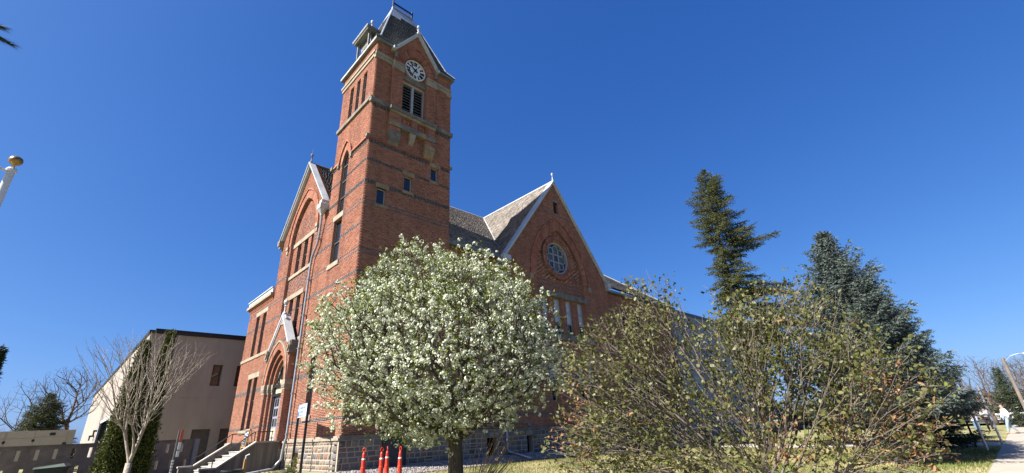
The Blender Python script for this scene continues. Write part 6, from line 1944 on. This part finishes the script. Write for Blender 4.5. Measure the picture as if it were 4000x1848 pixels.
spruce(38, -15.9, 3.7, cone_f(1.1, .9), 'small distant spruce among the leafless trees', 'needle_d', nb=110, tw=.3, dens=1, zlow=.1)
# hedge line far right
mb = MB(); P = np.stack([rng.uniform(53, 56, 3500), rng.uniform(-30, 30, 3500), .3 + rng.uniform(0, 1, 3500) ** 1.4 * 2.4], 1)
V, F, t = leaf_cards(P, np.tile([0, 0, 1.], (3500, 1)), .5, 3, .2)
mk_np('distant_thicket', V, F, 'bark_far', t, None, None, kind='stuff')
P = np.stack([rng.uniform(-60, 20, 3500), rng.uniform(80, 84, 3500), .3 + rng.uniform(0, 1, 3500) ** 1.4 * 2.0], 1)
V, F, t = leaf_cards(P, np.tile([0, 0, 1.], (3500, 1)), .5, 3, .2)
mk_np('distant_thicket', V, F, 'bark_far', t, None, None, kind='stuff')

# low shrubs at the tower corner
sh = empty('leafless_low_shrub', -2.3, -1.2, .4, 'low leafless grey-brown shrub before the steps', 'shrub')
mb = MB()
for k in range(260):
    a = random.random() * 6.28; r = random.uniform(.1, .55); x0, y0 = -2.3 + random.uniform(-.25, .25), -1.2 + random.uniform(-.25, .25)
    e = (x0 + r * math.cos(a), y0 + r * math.sin(a), .40 + random.uniform(.2, .52))
    mb.tube([(x0, y0, .36), ((x0 + e[0]) / 2, (y0 + e[1]) / 2, e[2] * .7), e], [.012, .008, .004], 3)
mk('twigs', mb, 'bark_b', sh)
sp = empty('young_green_sapling', -1.96, -1.37, .4, 'small bright green sapling against the fieldstone base', 'plant')
mb = MB(); P = []
for k in range(7):
    a = k * .9; e = (-1.96 + .16 * math.cos(a), -1.37 + .16 * math.sin(a), .75 + .07 * k)
    mb.tube([(-1.96, -1.37, .38), (-1.96 + .05 * math.cos(a), -1.37 + .05 * math.sin(a), .6), e], [.01, .008, .004], 4)
    for q_ in range(14): P.append(np.array((-1.96, -1.37, .5)) + (np.array(e) - np.array((-1.96, -1.37, .5))) * random.uniform(.3, 1.05))
mk('stems', mb, 'cane', sp)
V, F, t = leaf_cards(np.array(P), np.tile([0, 0, 1.], (len(P), 1)), .075, 3, .025, aspect=.4); mk_np('leaves', V, F, 'youngleaf', t, None, sp, kind='stuff')
# ================================================================== people
def skin_mesh(name, joints, edges, m, parent, org, sub=2, root=0):
    """continuous figure or garment grown from a skeleton (metres)"""
    me = bpy.data.meshes.new(name)
    me.from_pydata([j[:3] for j in joints], edges, [])
    o = bpy.data.objects.new(name, me); C.objects.link(o); o.parent = parent
    o.modifiers.new('skin', 'SKIN'); sbd = o.modifiers.new('sub', 'SUBSURF'); sbd.levels = sub; sbd.render_levels = sub
    
    for i, j in enumerate(joints):
        r = j[3] if len(j) == 4 else (j[3], j[4])
        me.skin_vertices[0].data[i].radius = (r, r) if not isinstance(r, tuple) else r
        me.skin_vertices[0].data[i].use_root = (i == root)
    me.materials.append(M[m]); 
    for p in me.polygons: p.use_smooth = True
    o.modifiers['skin'].use_smooth_shade = True
    return o
def ensure_skin(me):
    if not me.skin_vertices:
        bpy.context.view_layer.update()
def person(x, y, yaw, label, top, low, shoe, hairm, pose, coat_len=0.0, hood=False, h=1.68, hair_long=False):
    g = 0.275
    root = empty('person', x, y, g, label, 'person')
    root.rotation_euler = (0, 0, yaw)
    k = h / 1.70
    # x forward, y left, z up
    P = dict(pel=(0, 0, .93), wai=(0, 0, 1.08), che=(0.01, 0, 1.28), nek=(0, 0, 1.43), hed=(.02, 0, 1.56), cro=(.0, 0, 1.66),
             shl=(0, .17, 1.37), shr=(0, -.17, 1.37), hil=(0, .09, .90), hir=(0, -.09, .90))
    P.update(pose)
    J = lambda n, r: (P[n][0] * k, P[n][1] * k, P[n][2] * k, r if not isinstance(r, tuple) else r[0], *( [r[1]] if isinstance(r, tuple) else []))
    order = [('pel', (.13, .10)), ('wai', (.115, .09)), ('che', (.14, .10)), ('nek', .055), ('hed', (.085, .10)), ('cro', (.07, .075)),
             ('shl', .06), ('ell', .042), ('hal', .032), ('fil', .025), ('shr', .06), ('elr', .042), ('har', .032), ('fir', .025),
             ('hil', .085), ('knl', .055), ('anl', .038), ('tol', .03), ('hir', .085), ('knr', .055), ('anr', .038), ('tor', .03)]
    idx = {n: i for i, (n, _) in enumerate(order)}
    E_ = [('pel', 'wai'), ('wai', 'che'), ('che', 'nek'), ('nek', 'hed'), ('hed', 'cro'), ('che', 'shl'), ('shl', 'ell'), ('ell', 'hal'), ('hal', 'fil'),
          ('che', 'shr'), ('shr', 'elr'), ('elr', 'har'), ('har', 'fir'), ('pel', 'hil'), ('hil', 'knl'), ('knl', 'anl'), ('anl', 'tol'), ('pel', 'hir'), ('hir', 'knr'), ('knr', 'anr'), ('anr', 'tor')]
    def mkskin(name, names, rads, m):
        js = [J(n, r) for n, r in zip(names, rads)]; ii = {n: i for i, n in enumerate(names)}
        ed = [(ii[a], ii[b]) for a, b in E_ if a in ii and b in ii]
        me = bpy.data.meshes.new(name); me.from_pydata([j[:3] for j in js], ed, [])
        o = bpy.data.objects.new(name, me); C.objects.link(o); o.parent = root
        o.modifiers.new('skin', 'SKIN'); s_ = o.modifiers.new('sub', 'SUBSURF'); s_.levels = 1; s_.render_levels = 2
        for i, j in enumerate(js):
            d_ = me.skin_vertices[0].data[i]
            d_.radius = (j[3], j[4]) if len(j) > 4 else (j[3], j[3]); d_.use_root = (i == 0)
        me.materials.append(M[m]); o.modifiers['skin'].use_smooth_shade = True
        return o
    mkskin('body', [n for n, _ in order], [r for _, r in order], 'skin')
    tn = ['che', 'wai', 'pel', 'shl', 'ell', 'hal', 'shr', 'elr', 'har']
    tr = [(.165, .125), (.14, .115), (.155, .13) if coat_len else (.14, .12), .085, .062, .046, .085, .062, .046]
    mkskin('jacket', tn, tr, top)
    mkskin('trousers', ['pel', 'hil', 'knl', 'anl', 'hir', 'knr', 'anr'], [(.145, .115), .105, .075, .055, .105, .075, .055], low)
    if coat_len:
        mb = MB(); mb.lathe((0, 0, 0), [(.17, 1.0), (.19, .9), (.205, .78), (.20, .74)], 16)
        o = mk('coat_skirt', mb, top, None); 
        V_ = [v for v in o.data.vertices]
        for v in V_: v.co = Vector(((v.co.x / S) * .8 * k, (v.co.y / S) * k, (v.co.z / S + Z0) * k))
        o.parent = root
    hx, hy, hz = P['hed']; cx, cy, cz = P['cro']
    mb = MB(); v = ico * np.array([.125, .115, .135]) if hood else ico * np.array([.115, .105, .125])
    o_ = bpy.data.meshes.new('hood' if hood else 'hair'); vv = (v + np.array((cx - .035, cy, cz - .02))) * k
    o_.from_pydata(vv.tolist(), [], icf.tolist()); o_.materials.append(M[top if hood else hairm])
    oo = bpy.data.objects.new('hood' if hood else 'hair', o_); C.objects.link(oo); oo.parent = root
    s_ = oo.modifiers.new('sub', 'SUBSURF'); s_.levels = 1; s_.render_levels = 2
    if hair_long:
        mb2 = bpy.data.meshes.new('hair'); vv = (ico * np.array([.09, .13, .17]) + np.array((cx - .11, cy, cz - .14))) * k
        mb2.from_pydata(vv.tolist(), [], icf.tolist()); mb2.materials.append(M[hairm]); o3 = bpy.data.objects.new('hair', mb2); C.objects.link(o3); o3.parent = root
        s_ = o3.modifiers.new('sub', 'SUBSURF'); s_.levels = 1; s_.render_levels = 2
    for sd_ in ('l', 'r'):
        ax_, ay, az_ = P['an' + sd_]; tx2, ty2, tz2 = P['to' + sd_]
        f = bpy.data.meshes.new('shoe'); c = (np.array((ax_, ay, az_)) + np.array((tx2, ty2, tz2))) / 2
        vv = (ico * np.array([.14, .05, .05]) + c + np.array((0, 0, -.02))) * k
        vv[:, 2] = np.maximum(vv[:, 2], 0.0)
        f.from_pydata(vv.tolist(), [], icf.tolist()); f.materials.append(M[shoe]); o4 = bpy.data.objects.new('shoe', f); C.objects.link(o4); o4.parent = root
    # face: nose and eyes
    if not hood or True:
        f = bpy.data.meshes.new('face'); vs = []; fs = []
        for (a, b, c, s1) in ((hx + .105, hy, hz + .0, .016), (hx + .095, hy + .035, hz + .03, .009), (hx + .095, hy - .035, hz + .03, .009)):
            n0 = len(vs); vs += ((ico * s1 + np.array((a, b, c))) * k).tolist(); fs += (icf + n0).tolist()
        f.from_pydata(vs, [], fs); f.materials.append(M['skin']); o5 = bpy.data.objects.new('face', f); C.objects.link(o5); o5.parent = root
    return root
stand = dict(knl=(.01, .10, .50), anl=(0, .11, .09), tol=(.14, .12, .04), knr=(.01, -.10, .50), anr=(0, -.11, .09), tor=(.14, -.12, .04))
arms_down = dict(ell=(-.02, .24, 1.12), hal=(.04, .24, .88), fil=(.06, .235, .80), elr=(-.02, -.24, 1.12), har=(.04, -.24, .88), fir=(.06, -.235, .80))
arms_fold = dict(ell=(.04, .25, 1.12), hal=(.20, .06, 1.16), fil=(.22, -.02, 1.18), elr=(.04, -.25, 1.12), har=(.21, -.06, 1.20), fir=(.23, .02, 1.22))
arms_front = dict(ell=(.03, .25, 1.13), hal=(.18, .14, 1.12), fil=(.22, .1, 1.14), elr=(.03, -.25, 1.13), har=(.18, -.14, 1.12), fir=(.22, -.1, 1.14))
walkp = dict(knl=(.14, .08, .52), anl=(.22, .08, .12), tol=(.34, .08, .05), knr=(-.06, -.08, .50), anr=(-.30, -.08, .17), tor=(-.20, -.08, .06), ell=(-.08, .23, 1.14), hal=(.02, .23, .92), fil=(.04, .22, .85), elr=(.03, -.23, 1.13), har=(.14, -.22, .95), fir=(.18, -.22, .89))
person(31.0, -14.24, math.radians(25), 'person with their back turned in a long off-white hooded coat and jeans', 'coat_w', 'jeans_d', 'shoe', 'hair', {**stand, **arms_front}, coat_len=.2, hood=True)
person(32.2, -14.7, math.radians(195), 'person facing the camera in a grey hooded sweatshirt and black trousers', 'coat_g', 'cloth_k', 'cloth_k', 'hair', {**stand, **arms_fold}, hood=True, h=1.62)
person(27.7, -15.62, math.radians(115), 'dark haired person walking in a cream top and light blue jeans', 'coat_w', 'jeans', 'shoe', 'hair', walkp, hair_long=True)
